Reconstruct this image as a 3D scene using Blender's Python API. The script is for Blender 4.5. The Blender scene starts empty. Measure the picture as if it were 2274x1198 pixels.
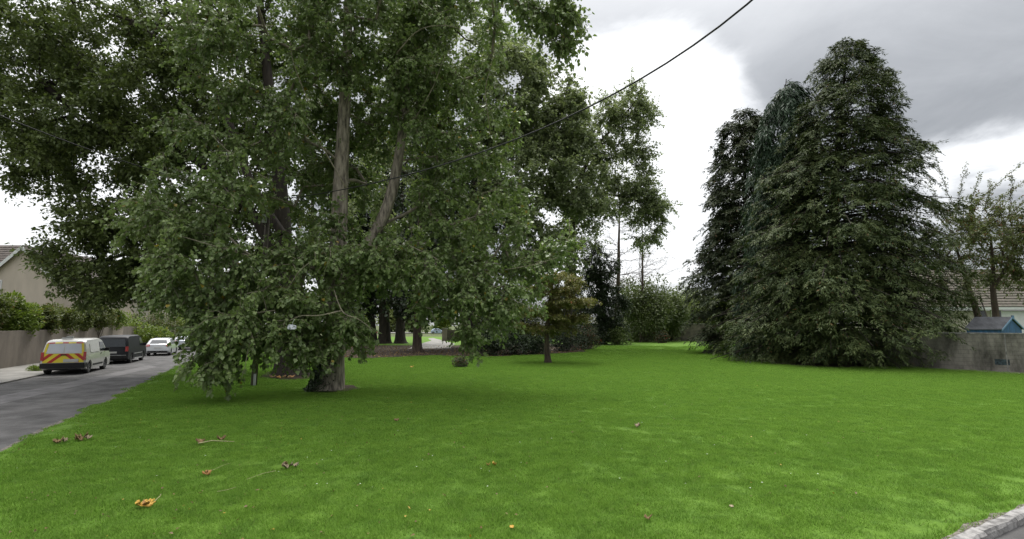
import bpy, bmesh, math, random
import numpy as np
from mathutils import Vector, Matrix
from mathutils.geometry import delaunay_2d_cdt, tessellate_polygon

rng = np.random.default_rng(11)
random.seed(5)
R = math.radians
scene = bpy.context.scene
C = scene.collection

# ------------------------------------------------------------------ camera
CAM_H, PITCH, F = 2.5, R(6.17), 1137.0
cam = bpy.data.cameras.new('camera')
cam.sensor_width, cam.lens = 36.0, 36.0 * F / 2274.0
cam.clip_start, cam.clip_end = 0.1, 3000
camo = bpy.data.objects.new('camera', cam)
C.objects.link(camo)
camo.location = (0, 0, CAM_H)
camo.rotation_euler = (R(90) + PITCH, 0, 0)
scene.camera = camo

# ------------------------------------------------------------------ sky and sun
SUN_AZ, SUN_EL = R(-8), R(64)          # azimuth to the right of straight ahead
world = bpy.data.worlds.new('World')
scene.world = world
world.use_nodes = True
wn, wl = world.node_tree.nodes, world.node_tree.links
wn.clear()


def node(nodes, t, **kw):
    n = nodes.new(t)
    for k, v in kw.items():
        if k.startswith('i_'):
            n.inputs[k[2:].replace('_', ' ')].default_value = v
        else:
            setattr(n, k, v)
    return n


def mth(nodes, links, op, a, b=None, clamp=False):
    n = nodes.new('ShaderNodeMath')
    n.operation, n.use_clamp = op, clamp
    for i, v in enumerate((a, b)):
        if v is None:
            continue
        if isinstance(v, (int, float)):
            n.inputs[i].default_value = v
        else:
            links.new(v, n.inputs[i])
    return n.outputs[0]


tc = node(wn, 'ShaderNodeTexCoord')
sep = node(wn, 'ShaderNodeSeparateXYZ')
wl.new(tc.outputs['Generated'], sep.inputs[0])
M = lambda op, a, b=None, clamp=False: mth(wn, wl, op, a, b, clamp)
zc = M('MAXIMUM', sep.outputs[2], 0.0)
den = M('ADD', zc, 0.16)
comb = node(wn, 'ShaderNodeCombineXYZ')
wl.new(M('DIVIDE', sep.outputs[0], den), comb.inputs[0])
wl.new(M('DIVIDE', sep.outputs[1], den), comb.inputs[1])
off = node(wn, 'ShaderNodeVectorMath', operation='ADD')
off.inputs[1].default_value = (3.4, 1.3, 0.0)
wl.new(comb.outputs[0], off.inputs[0])


def cloud_noise(scale, detail, rough, dist):
    n = node(wn, 'ShaderNodeTexNoise', i_Scale=scale, i_Detail=detail, i_Roughness=rough, i_Distortion=dist)
    wl.new(off.outputs[0], n.inputs['Vector'])
    return n.outputs[0]


def mrange(v, lo, hi, a, b, smooth=False):
    n = node(wn, 'ShaderNodeMapRange')
    if smooth:
        n.interpolation_type = 'SMOOTHSTEP'
    for i, x in enumerate((lo, hi, a, b)):
        n.inputs[i + 1].default_value = x
    wl.new(v, n.inputs[0])
    return n.outputs[0]


def lobe(px_dir, lo, hi):
    dt = node(wn, 'ShaderNodeVectorMath', operation='DOT_PRODUCT')
    dt.inputs[1].default_value = Vector(px_dir).normalized()
    wl.new(tc.outputs['Generated'], dt.inputs[0])
    return mrange(dt.outputs['Value'], lo, hi, 0.0, 1.0, True)


big = cloud_noise(0.9, 7.0, 0.55, 0.3)
fine = cloud_noise(2.3, 8.0, 0.6, 0.5)
# thin bright breaks in the overcast: one ahead, one low to the left, a small one low to the right
brk = M('ADD', M('ADD', lobe((0.235, 1.0, 0.30), 0.945, 0.995), lobe((-1.0, 0.75, 0.10), 0.70, 0.97)), M('MULTIPLY', lobe((0.93, 1.0, 0.27), 0.984, 0.999), 0.50))
ragged = M('ADD', brk, M('ADD', M('MULTIPLY', M('SUBTRACT', big, 0.5), 1.1), M('MULTIPLY', M('SUBTRACT', fine, 0.5), 0.7)))
blend = mrange(ragged, 0.30, 0.72, 0.0, 1.0, True)
grey = M('ADD', mrange(big, 0.34, 0.68, 0.235, 0.345), mrange(fine, 0.34, 0.68, -0.03, 0.05))
hor = M('MULTIPLY', M('POWER', M('SUBTRACT', 1.0, M('MULTIPLY', zc, 2.4), True), 3.0), 0.10)
top = M('MULTIPLY', M('POWER', zc, 3.0), 1.9)      # an overcast sky is brighter overhead
lum = M('ADD', M('ADD', M('ADD', grey, hor), top), M('MULTIPLY', blend, 0.50))
ramp = node(wn, 'ShaderNodeMixRGB')
ramp.inputs[1].default_value = (0.94, 0.985, 1.05, 1)
ramp.inputs[2].default_value = (1.0, 1.0, 1.0, 1)
wl.new(M('MULTIPLY', lum, 0.95, True), ramp.inputs[0])
cloud = node(wn, 'ShaderNodeVectorMath', operation='SCALE')
wl.new(ramp.outputs[0], cloud.inputs[0])
wl.new(M('MULTIPLY', lum, 10.0), cloud.inputs['Scale'])
sky = node(wn, 'ShaderNodeTexSky', sky_type='NISHITA', sun_disc=False,
           sun_elevation=SUN_EL, sun_rotation=SUN_AZ)
mixs = node(wn, 'ShaderNodeMixRGB')
mixs.inputs[0].default_value = 0.93
wl.new(sky.outputs[0], mixs.inputs[1])
wl.new(cloud.outputs[0], mixs.inputs[2])
bg = node(wn, 'ShaderNodeBackground', i_Strength=0.1)
wl.new(mixs.outputs[0], bg.inputs[0])
wo = node(wn, 'ShaderNodeOutputWorld')
wl.new(bg.outputs[0], wo.inputs[0])

sun = bpy.data.lights.new('sun', 'SUN')
sun.energy, sun.angle, sun.color = 2.3, R(30), (1.0, 0.97, 0.92)
suno = bpy.data.objects.new('sun', sun)
C.objects.link(suno)
sd = Vector((math.sin(SUN_AZ) * math.cos(SUN_EL), math.cos(SUN_AZ) * math.cos(SUN_EL), math.sin(SUN_EL)))
suno.rotation_euler = sd.to_track_quat('Z', 'Y').to_euler()
suno.location = (20, 0, 60)

scene.view_settings.view_transform = 'Standard'
scene.view_settings.look = 'None'
scene.view_settings.gamma = 1.0
scene.view_settings.exposure = 0.55
scene.view_settings.use_curve_mapping = False
scene.cycles.max_bounces = 6
scene.cycles.transmission_bounces = 4
scene.cycles.transparent_max_bounces = 4
scene.cycles.use_denoising = True
scene.cycles.denoising_prefilter = 'NONE'

# ------------------------------------------------------------------ pixel helpers: where in the place a photographed point stands
FWD = Vector((0, math.cos(PITCH), math.sin(PITCH)))
UPV = Vector((0, -math.sin(PITCH), math.cos(PITCH)))


def ray(px, py):
    return FWD * F + Vector((1, 0, 0)) * (px - 1137) + UPV * (599 - py)


def gp(px, py, z=0.0):
    d = ray(px, py)
    return Vector((0, 0, CAM_H)) + d * ((z - CAM_H) / d.z)


def at(px, py, Y):
    d = ray(px, py)
    return Vector((0, 0, CAM_H)) + d * (Y / d.y)


# ------------------------------------------------------------------ object helpers
def tag(o, label=None, cat=None, group=None, kind=None):
    for k, v in (('label', label), ('category', cat), ('group', group), ('kind', kind)):
        if v:
            o[k] = v
    return o


def empty(name, loc, label=None, cat=None, group=None, rz=0.0, parent=None):
    o = bpy.data.objects.new(name, None)
    o.empty_display_size = 0.2
    C.objects.link(o)
    o.location = loc
    o.rotation_euler = (0, 0, rz)
    if parent:
        o.parent = parent
    return tag(o, label, cat, group)


def link(name, me, mat, parent=None, smooth=False):
    if mat:
        for m in (mat if isinstance(mat, (list, tuple)) else [mat]):
            me.materials.append(m)
    if smooth:
        me.polygons.foreach_set('use_smooth', np.ones(len(me.polygons), dtype=bool))
    o = bpy.data.objects.new(name, me)
    C.objects.link(o)
    if parent:
        o.parent = parent
    return o


def mk(name, verts, faces, mat, parent=None, smooth=False, world_pos=True):
    """One mesh object; verts are world positions, made local to the (unrotated) parent when world_pos."""
    v = np.asarray(verts, dtype=np.float32).reshape(-1, 3)
    if parent is not None and world_pos:
        off_ = Vector((0, 0, 0))
        p = parent
        while p is not None:
            off_ += p.location
            p = p.parent
        v = v - np.array(off_, dtype=np.float32)
    me = bpy.data.meshes.new(name)
    if isinstance(faces, np.ndarray):
        n, k = faces.shape
        me.vertices.add(len(v))
        me.vertices.foreach_set('co', v.ravel())
        me.loops.add(n * k)
        me.loops.foreach_set('vertex_index', faces.astype(np.int32).ravel())
        me.polygons.add(n)
        me.polygons.foreach_set('loop_start', np.arange(n, dtype=np.int32) * k)
        me.polygons.foreach_set('loop_total', np.full(n, k, dtype=np.int32))
        me.update(calc_edges=True)
    else:
        me.from_pydata([tuple(map(float, p)) for p in v], [], [tuple(f) for f in faces])
        me.update()
    return link(name, me, mat, parent, smooth)


class MB:
    """collects boxes, prisms and tubes into one mesh"""

    def __init__(s):
        s.v, s.f = [], []

    def add(s, v, f):
        b = len(s.v)
        s.v += [tuple(p) for p in v]
        s.f += [tuple(i + b for i in q) for q in f]
        return s

    def box(s, c, d, rz=0.0):
        cx, cy, cz = c
        hx, hy, hz = d[0] / 2, d[1] / 2, d[2] / 2
        cs, sn = math.cos(rz), math.sin(rz)
        v = [(cx + x * cs - y * sn, cy + x * sn + y * cs, cz + z) for z in (-hz, hz) for x, y in ((-hx, -hy), (hx, -hy), (hx, hy), (-hx, hy))]
        return s.add(v, [(3, 2, 1, 0), (4, 5, 6, 7), (0, 1, 5, 4), (1, 2, 6, 5), (2, 3, 7, 6), (3, 0, 4, 7)])

    def tube(s, pts, rad, n=8, cap=True):
        pts = [Vector(p) for p in pts]
        rings = []
        up = Vector((0.13, 0.31, 0.94))
        for i, p in enumerate(pts):
            t = (pts[min(i + 1, len(pts) - 1)] - pts[max(i - 1, 0)]).normalized()
            a = t.cross(up)
            if a.length < 1e-3:
                a = t.cross(Vector((1, 0, 0)))
            a.normalize()
            b = t.cross(a)
            r = rad[i] if isinstance(rad, (list, tuple)) else rad
            rings.append([p + (a * math.cos(k * 2 * math.pi / n) + b * math.sin(k * 2 * math.pi / n)) * r for k in range(n)])
        v = [q for r_ in rings for q in r_]
        f = [(i * n + k, i * n + (k + 1) % n, (i + 1) * n + (k + 1) % n, (i + 1) * n + k) for i in range(len(pts) - 1) for k in range(n)]
        if cap:
            f += [tuple(range(n - 1, -1, -1)), tuple((len(pts) - 1) * n + k for k in range(n))]
        return s.add(v, f)

    def prism(s, poly, off_):
        """a flat polygon given in 3-D, given depth along off_"""
        n = len(poly)
        p = [Vector(q) for q in poly]
        o = Vector(off_)
        return s.add(p + [q + o for q in p], [tuple(range(n - 1, -1, -1)), tuple(range(n, 2 * n))] + [(i, (i + 1) % n, n + (i + 1) % n, n + i) for i in range(n)])

    def build(s, name, mat, parent=None, smooth=False, world_pos=True):
        return mk(name, s.v, s.f, mat, parent, smooth, world_pos)


# ------------------------------------------------------------------ materials
def newmat(name):
    m = bpy.data.materials.new(name)
    m.use_nodes = True
    m.node_tree.nodes.clear()
    return m, m.node_tree.nodes, m.node_tree.links


def plain(name, col, rough=0.6, metal=0.0, spec=0.5, noise=0.12, nscale=3.0, bump=0.0, bscale=40.0, coat=0.0, streak=0.0, col2=None, detail=6.0):
    m, n, l = newmat(name)
    b = node(n, 'ShaderNodeBsdfPrincipled')
    b.inputs['Roughness'].default_value = rough
    b.inputs['Metallic'].default_value = metal
    b.inputs['Specular IOR Level'].default_value = spec
    b.inputs['Coat Weight'].default_value = coat
    b.inputs['Coat Roughness'].default_value = 0.05
    out = node(n, 'ShaderNodeOutputMaterial')
    l.new(b.outputs[0], out.inputs[0])
    geo = node(n, 'ShaderNodeNewGeometry')
    mp = node(n, 'ShaderNodeMapping')
    l.new(geo.outputs['Position'], mp.inputs[0])
    if streak:
        mp.inputs['Scale'].default_value = (1, 1, streak)
    nz = node(n, 'ShaderNodeTexNoise', i_Scale=nscale, i_Detail=detail, i_Roughness=0.62)
    l.new(mp.outputs[0], nz.inputs['Vector'])
    mx = node(n, 'ShaderNodeMixRGB')
    c2 = col2 or tuple(max(0, c * (1 - noise * 2.4)) for c in col)
    mx.inputs[1].default_value = (*c2, 1)
    mx.inputs[2].default_value = (*[min(1, c * (1 + noise * .6)) for c in col], 1)
    mr = node(n, 'ShaderNodeMapRange')
    mr.inputs[1].default_value, mr.inputs[2].default_value = 0.32, 0.62
    l.new(nz.outputs[0], mr.inputs[0])
    l.new(mr.outputs[0], mx.inputs[0])
    l.new(mx.outputs[0], b.inputs['Base Color'])
    if bump:
        n2 = node(n, 'ShaderNodeTexNoise', i_Scale=bscale, i_Detail=4.0)
        l.new(mp.outputs[0], n2.inputs['Vector'])
        bp = node(n, 'ShaderNodeBump', i_Strength=bump, i_Distance=0.02)
        l.new(n2.outputs[0], bp.inputs['Height'])
        l.new(bp.outputs[0], b.inputs['Normal'])
    return m


def leafmat(name, c1, c2, c3=None, rare=0.02, rough=0.5, trans=0.3, scale=0.5, spec=0.4):
    """c1..c2 by leaf, shifted from branch to branch; a few leaves c3"""
    m, n, l = newmat(name)
    geo = node(n, 'ShaderNodeNewGeometry')
    nz = node(n, 'ShaderNodeTexNoise', i_Scale=scale, i_Detail=3.0)
    l.new(geo.outputs['Position'], nz.inputs['Vector'])
    f = mth(n, l, 'ADD', mth(n, l, 'MULTIPLY', geo.outputs['Random Per Island'], 0.6), mth(n, l, 'SUBTRACT', mth(n, l, 'MULTIPLY', nz.outputs[0], 1.6), 0.55), True)
    mx = node(n, 'ShaderNodeMixRGB')
    mx.inputs[1].default_value = (*c1, 1)
    mx.inputs[2].default_value = (*c2, 1)
    l.new(f, mx.inputs[0])
    col = mx.outputs[0]
    if c3:
        gt = mth(n, l, 'GREATER_THAN', mth(n, l, 'FRACT', mth(n, l, 'MULTIPLY', geo.outputs['Random Per Island'], 37.0)), 1 - rare)
        m2 = node(n, 'ShaderNodeMixRGB')
        l.new(gt, m2.inputs[0])
        l.new(col, m2.inputs[1])
        m2.inputs[2].default_value = (*c3, 1)
        col = m2.outputs[0]
    b = node(n, 'ShaderNodeBsdfPrincipled')
    b.inputs['Roughness'].default_value = rough
    b.inputs['Specular IOR Level'].default_value = spec
    l.new(col, b.inputs['Base Color'])
    t = node(n, 'ShaderNodeBsdfTranslucent')
    gm = node(n, 'ShaderNodeMixRGB', blend_type='MULTIPLY')
    gm.inputs[0].default_value = 1.0
    gm.inputs[2].default_value = (1.1, 1.18, 0.75, 1)
    l.new(col, gm.inputs[1])
    l.new(gm.outputs[0], t.inputs[0])
    ms = node(n, 'ShaderNodeMixShader')
    ms.inputs[0].default_value = trans
    l.new(b.outputs[0], ms.inputs[1])
    l.new(t.outputs[0], ms.inputs[2])
    out = node(n, 'ShaderNodeOutputMaterial')
    l.new(ms.outputs[0], out.inputs[0])
    return m


def lawnmat(name, a, b_, c_, straw, bump=0.6, trans=0.0):
    m, n, l = newmat(name)
    geo = node(n, 'ShaderNodeNewGeometry')
    P = geo.outputs['Position']

    def nz(s, d, r=0.55):
        q = node(n, 'ShaderNodeTexNoise', i_Scale=s, i_Detail=d, i_Roughness=r)
        l.new(P, q.inputs['Vector'])
        return q.outputs[0]

    def ramp(v, lo, hi):
        q = node(n, 'ShaderNodeMapRange')
        q.inputs[1].default_value, q.inputs[2].default_value = lo, hi
        l.new(v, q.inputs[0])
        return q.outputs[0]
    def mix(fac, x, y):
        q = node(n, 'ShaderNodeMixRGB')
        l.new(fac, q.inputs[0])
        for i, v in ((1, x), (2, y)):
            if isinstance(v, tuple):
                q.inputs[i].default_value = (*v, 1)
            else:
                l.new(v, q.inputs[i])
        return q.outputs[0]
    col = mix(ramp(nz(0.35, 5), 0.30, 0.70), a, b_)
    col = mix(mth(n, l, 'MULTIPLY', ramp(nz(1.3, 6, 0.65), 0.45, 0.72), 0.6), col, c_)
    col = mix(mth(n, l, 'MULTIPLY', ramp(nz(11, 4, 0.7), 0.52, 0.75), 0.55), col, tuple(x * .55 for x in a))
    col = mix(mth(n, l, 'MULTIPLY', ramp(nz(0.9, 8, 0.75), 0.58, 0.80), 0.16), col, straw)
    col = mix(mth(n, l, 'MULTIPLY', ramp(nz(3.1, 5, 0.7), 0.48, 0.70), 0.8), col, tuple(x * .74 for x in c_))
    if trans:
        rnd = geo.outputs['Random Per Island']
        col = mix(mth(n, l, 'MULTIPLY', rnd, 0.45), col, b_)
        col = mix(mth(n, l, 'MULTIPLY', mth(n, l, 'GREATER_THAN', mth(n, l, 'FRACT', mth(n, l, 'MULTIPLY', rnd, 53.0)), 0.95), 0.6), col, straw)
    b = node(n, 'ShaderNodeBsdfPrincipled')
    b.inputs['Roughness'].default_value = 0.75
    b.inputs['Specular IOR Level'].default_value = 0.08
    l.new(col, b.inputs['Base Color'])
    if bump:
        bp = node(n, 'ShaderNodeBump', i_Strength=bump, i_Distance=0.05)
        l.new(mth(n, l, 'ADD', nz(30, 4), nz(5, 3)), bp.inputs['Height'])
        l.new(bp.outputs[0], b.inputs['Normal'])
    out = node(n, 'ShaderNodeOutputMaterial')
    if trans:
        t = node(n, 'ShaderNodeBsdfTranslucent')
        l.new(col, t.inputs[0])
        ms = node(n, 'ShaderNodeMixShader')
        ms.inputs[0].default_value = trans
        l.new(b.outputs[0], ms.inputs[1])
        l.new(t.outputs[0], ms.inputs[2])
        l.new(ms.outputs[0], out.inputs[0])
    else:
        l.new(b.outputs[0], out.inputs[0])
    return m


G1, G2, G3, GS = (0.133, 0.248, 0.036), (0.162, 0.286, 0.041), (0.098, 0.204, 0.032), (0.21, 0.26, 0.08)
MAT = dict(
    lawn=lawnmat('lawn_turf', *[tuple(x * .80 for x in g) for g in (G1, G2, G3, GS)]),
    garden=lawnmat('garden_ground', (.085, .110, .045), (.115, .135, .06), (.07, .08, .04), (.14, .13, .08)),
    blade=lawnmat('grass_blade', tuple(x * 1.18 for x in G1), tuple(x * 1.18 for x in G2), tuple(x * 1.15 for x in G3), GS, bump=0, trans=0.3),
    asphalt=plain('asphalt', (0.108, 0.105, 0.104), 0.85, noise=0.22, nscale=1.1, bump=0.5, bscale=60, spec=0.3, detail=12),
    path=plain('path_concrete', (0.25, 0.24, 0.22), 0.85, noise=0.15, nscale=0.8, bump=0.3, bscale=30, detail=10),
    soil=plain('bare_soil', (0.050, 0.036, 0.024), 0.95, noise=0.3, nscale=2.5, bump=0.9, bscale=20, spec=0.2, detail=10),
    gritty=plain('gritty_edge', (0.21, 0.19, 0.165), 0.95, noise=0.35, nscale=14, bump=1.0, bscale=60, spec=0.2, detail=8),
    kerb=plain('kerb_concrete', (0.30, 0.29, 0.28), 0.85, noise=0.28, nscale=9, bump=0.6, bscale=50, detail=10),
    render=plain('house_render', (0.52, 0.45, 0.385), 0.9, noise=0.06, nscale=0.9, streak=0.3, bump=0.15),
    render2=plain('pale_render', (0.46, 0.42, 0.36), 0.9, noise=0.06, nscale=0.9),
    white=plain('white_paint', (0.74, 0.75, 0.76), 0.5, noise=0.04),
    tile=plain('roof_tile', (0.085, 0.068, 0.058), 0.8, noise=0.25, nscale=3.5, bump=0.3, detail=10),
    tile2=plain('mossy_tile', (0.105, 0.085, 0.072), 0.85, noise=0.3, nscale=4, bump=0.3, detail=10, col2=(0.045, 0.055, 0.028)),
    leftwall=plain('cast_wall', (0.215, 0.186, 0.154), 0.9, noise=0.11, nscale=1.3, streak=0.4, bump=0.2, detail=10),
    block=plain('weathered_block', (0.255, 0.238, 0.205), 0.92, noise=0.33, nscale=1.7, streak=0.45, bump=0.5, bscale=35, detail=11, col2=(0.065, 0.062, 0.050)),
    mortar=plain('mortar', (0.10, 0.095, 0.082), 0.95, noise=0.2),
    coping=plain('wall_coping', (0.30, 0.29, 0.27), 0.9, noise=0.25, nscale=4),
    backwall=plain('back_wall_block', (0.12, 0.105, 0.085), 0.92, noise=0.3, nscale=1.2, bump=0.4, detail=10),
    pole=plain('weathered_timber', (0.135, 0.115, 0.095), 0.9, noise=0.25, nscale=8, streak=0.08, bump=0.4),
    grey=plain('grey_plastic', (0.42, 0.43, 0.42), 0.5, noise=0.05),
    cable=plain('cable_rubber', (0.014, 0.014, 0.016), 0.6, noise=0.1),
    vanwhite=plain('van_white', (0.56, 0.56, 0.53), 0.32, noise=0.03, coat=0.5),
    vanblack=plain('van_black', (0.014, 0.015, 0.020), 0.55, noise=0.05, coat=0.0, spec=0.4),
    carwhite=plain('car_white', (0.62, 0.64, 0.66), 0.3, noise=0.02, coat=0.6),
    carsilver=plain('car_silver', (0.46, 0.50, 0.56), 0.3, metal=0.3, noise=0.03, coat=0.6),
    carred=plain('car_red', (0.30, 0.012, 0.014), 0.3, noise=0.05, coat=0.6),
    carblue=plain('car_pale_blue', (0.42, 0.52, 0.66), 0.3, metal=0.2, noise=0.03, coat=0.6),
    glass=plain('dark_glass', (0.02, 0.026, 0.03), 0.06, noise=0.05, spec=0.9),
    panelglass=plain('blanked_sky_window', (0.62, 0.64, 0.68), 0.2, noise=0.03, spec=0.6),  # opaque pane, with the sky's reflection put into its pale base colour
    trim=plain('black_trim', (0.014, 0.014, 0.015), 0.6, noise=0.1),
    tyre=plain('tyre_rubber', (0.016, 0.016, 0.016), 0.85, noise=0.1),
    rim=plain('alloy_rim', (0.30, 0.30, 0.31), 0.35, metal=0.8, noise=0.1),
    redlens=plain('red_lens', (0.42, 0.016, 0.014), 0.2, noise=0.08, spec=0.8),
    yellow=plain('chevron_yellow', (0.80, 0.66, 0.045), 0.45, noise=0.02),
    redsheet=plain('chevron_red', (0.50, 0.035, 0.022), 0.45, noise=0.03),
    plate=plain('plate_sheet', (0.55, 0.55, 0.53), 0.4, noise=0.06),
    shedblue=plain('shed_blue', (0.030, 0.105, 0.220), 0.7, noise=0.18, nscale=6, streak=0.2),
    shedblue2=plain('shed_trim_blue', (0.13, 0.24, 0.35), 0.65, noise=0.1),
    felt=plain('roof_felt', (0.085, 0.088, 0.095), 0.95, noise=0.18, nscale=2.5, bump=0.3, bscale=60),
    bark=plain('poplar_bark', (0.330, 0.288, 0.232), 0.95, noise=0.36, nscale=9, streak=0.22, bump=1.0, bscale=22, detail=12, col2=(0.045, 0.037, 0.028)),
    darkbark=plain('dark_bark', (0.042, 0.033, 0.026), 0.95, noise=0.28, nscale=6, streak=0.2, bump=0.9, bscale=16),
    brownbark=plain('brown_bark', (0.090, 0.066, 0.050), 0.95, noise=0.28, nscale=6, streak=0.2, bump=0.9, bscale=16),
    limb=plain('pale_limb_bark', (0.250, 0.220, 0.165), 0.9, noise=0.25, nscale=5),
    twig=plain('pale_twig', (0.300, 0.265, 0.190), 0.8, noise=0.2, nscale=4),
    netting=plain('white_scrap', (0.72, 0.74, 0.80), 0.5, noise=0.15, nscale=30),
    paint=plain('teal_paint_patch', (0.055, 0.085, 0.095), 0.8, noise=0.4, nscale=7),
    # foliage
    poplar=leafmat('poplar_leaf', (0.095, 0.148, 0.046), (0.255, 0.335, 0.12), (0.34, 0.26, 0.04), 0.006, rough=0.42, trans=0.28, spec=0.5),
    roadtree=leafmat('road_tree_leaf', (0.072, 0.105, 0.033), (0.175, 0.22, 0.068), (0.20, 0.20, 0.04), 0.004, rough=0.5, trans=0.25),
    farpop=leafmat('far_poplar_leaf', (0.14, 0.174, 0.088), (0.3, 0.345, 0.18), rough=0.45, trans=0.42, spec=0.5),
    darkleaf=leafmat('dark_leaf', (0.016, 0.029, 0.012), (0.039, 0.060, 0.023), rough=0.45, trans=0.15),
    maple=leafmat('maple_leaf', (0.115, 0.125, 0.042), (0.245, 0.232, 0.08), (0.26, 0.10, 0.03), 0.02, trans=0.3),
    olive=leafmat('olive_leaf', (0.07, 0.096, 0.034), (0.14, 0.17, 0.062), trans=0.3),
    pale=leafmat('pale_leaf', (0.109, 0.149, 0.039), (0.190, 0.218, 0.069), trans=0.35),
    lime=leafmat('lime_leaf', (0.081, 0.132, 0.021), (0.196, 0.259, 0.040), (0.3, 0.26, 0.05), 0.02, trans=0.35),
    hedge=leafmat('hedge_leaf', (0.057, 0.086, 0.018), (0.138, 0.161, 0.039), (0.16, 0.10, 0.035), 0.04, trans=0.3, scale=0.9),
    cherry=leafmat('cherry_leaf', (0.09, 0.115, 0.042), (0.175, 0.19, 0.08), (0.17, 0.07, 0.035), 0.06, trans=0.3),
    cypress=leafmat('cypress_spray', (0.034, 0.059, 0.022), (0.1, 0.124, 0.04), (0.13, 0.075, 0.03), 0.015, rough=0.6, trans=0.12, scale=0.8, spec=0.18),
    cypress2=leafmat('grey_cypress_spray', (0.036, 0.058, 0.029), (0.09, 0.104, 0.052), (0.10, 0.06, 0.03), 0.02, rough=0.6, trans=0.12, scale=0.8, spec=0.18),
    weeping=leafmat('weeping_spray', (0.022, 0.046, 0.026), (0.054, 0.088, 0.048), rough=0.55, trans=0.1, scale=0.8, spec=0.18),
    ivy=leafmat('ivy_leaf', (0.021, 0.041, 0.014), (0.048, 0.076, 0.025), rough=0.35, trans=0.1),
    berry=leafmat('berry_leaf', (0.034, 0.046, 0.023), (0.086, 0.098, 0.046), (0.22, 0.04, 0.02), 0.08),
    fallyellow=plain('yellow_fallen_leaf', (0.60, 0.36, 0.05), 0.6, noise=0.2, nscale=30),
    fallorange=plain('orange_fallen_leaf', (0.38, 0.19, 0.045), 0.6, noise=0.25, nscale=30),
    fallbrown=plain('brown_fallen_leaf', (0.25, 0.175, 0.09), 0.8, spec=0.1, noise=0.3, nscale=40),
    fallgrey=plain('curled_grey_leaf', (0.36, 0.30, 0.20), 0.8, spec=0.1, noise=0.35, nscale=40),
    litter=leafmat('litter_leaf', (0.103, 0.060, 0.030), (0.230, 0.149, 0.057), (0.42, 0.28, 0.04), 0.12, trans=0.1),
    stalk=plain('pale_stalk', (0.42, 0.38, 0.20), 0.7, noise=0.15, nscale=20),
    petal=plain('daisy_white', (0.78, 0.80, 0.74), 0.6, noise=0.03),
)

# ------------------------------------------------------------------ vectorised foliage
def unit(a):
    return a / np.maximum(np.linalg.norm(a, axis=-1, keepdims=True), 1e-9)


def leaves(pos, axis, nrm, length, width, fold=0.12, wide=0.38):
    """kite leaves folded on the midrib: (verts, tris)"""
    axis = unit(axis)
    side = unit(np.cross(axis, nrm))
    up = np.cross(side, axis)
    L = np.asarray(length).reshape(-1, 1) * np.ones((len(pos), 1))
    W = np.asarray(width).reshape(-1, 1) * np.ones((len(pos), 1))
    b = pos
    t = pos + axis * L
    m = pos + axis * L * wide + up * W * fold
    v = np.stack([b, m + side * W * .5, t, m - side * W * .5], 1).reshape(-1, 3)
    k = np.arange(len(pos))[:, None] * 4
    f = np.stack([k + np.array([[0, 1, 2]]), k + np.array([[0, 2, 3]])], 1).reshape(-1, 3)
    return v, f


def heart_leaves(pos, axis, nrm, length, width, fold=0.1):
    """broad poplar leaves, two triangles a side"""
    axis = unit(axis)
    side = unit(np.cross(axis, nrm))
    up = np.cross(side, axis)
    L = np.asarray(length).reshape(-1, 1) * np.ones((len(pos), 1))
    W = np.asarray(width).reshape(-1, 1) * np.ones((len(pos), 1))
    t = pos + axis * L - up * W * .10
    s1 = pos + axis * L * .22 + up * W * fold
    s2 = pos + axis * L * .55 + up * W * fold * .5
    v = np.stack([pos, s1 + side * W * .48, s2 + side * W * .38, t, s2 - side * W * .38, s1 - side * W * .48], 1).reshape(-1, 3)
    k = np.arange(len(pos))[:, None] * 6
    f = np.stack([k + np.array([[0, 1, 2]]), k + np.array([[0, 2, 3]]), k + np.array([[0, 3, 4]]), k + np.array([[0, 4, 5]])], 1).reshape(-1, 3)
    return v, f


def prisms(a, b, ra, rb, n=4):
    """tapered sticks from a to b, all at once"""
    a, b = np.asarray(a, float), np.asarray(b, float)
    t = unit(b - a)
    ref = np.where(np.abs(t[:, 2:3]) > .9, np.array([[1., 0, 0]]), np.array([[0, 0, 1.]]))
    u = unit(np.cross(t, ref))
    w = np.cross(t, u)
    ang = np.arange(n) * 2 * np.pi / n
    ring = u[:, None] * np.cos(ang)[None, :, None] + w[:, None] * np.sin(ang)[None, :, None]
    ra = np.asarray(ra, float).reshape(-1, 1, 1) * np.ones((len(a), 1, 1))
    rb = np.asarray(rb, float).reshape(-1, 1, 1) * np.ones((len(a), 1, 1))
    v = np.concatenate([a[:, None] + ring * ra, b[:, None] + ring * rb], 1).reshape(-1, 3)
    k = np.arange(len(a))[:, None, None] * 2 * n
    i = np.arange(n)
    q = np.stack([i, (i + 1) % n, n + (i + 1) % n, n + i], 1)[None]
    return v, (k + q).reshape(-1, 4)


def join(parts):
    vs, fs, o = [], [], 0
    for v, f in parts:
        vs.append(v)
        fs.append(f + o)
        o += len(v)
    return np.concatenate(vs), np.concatenate(fs)


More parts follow.
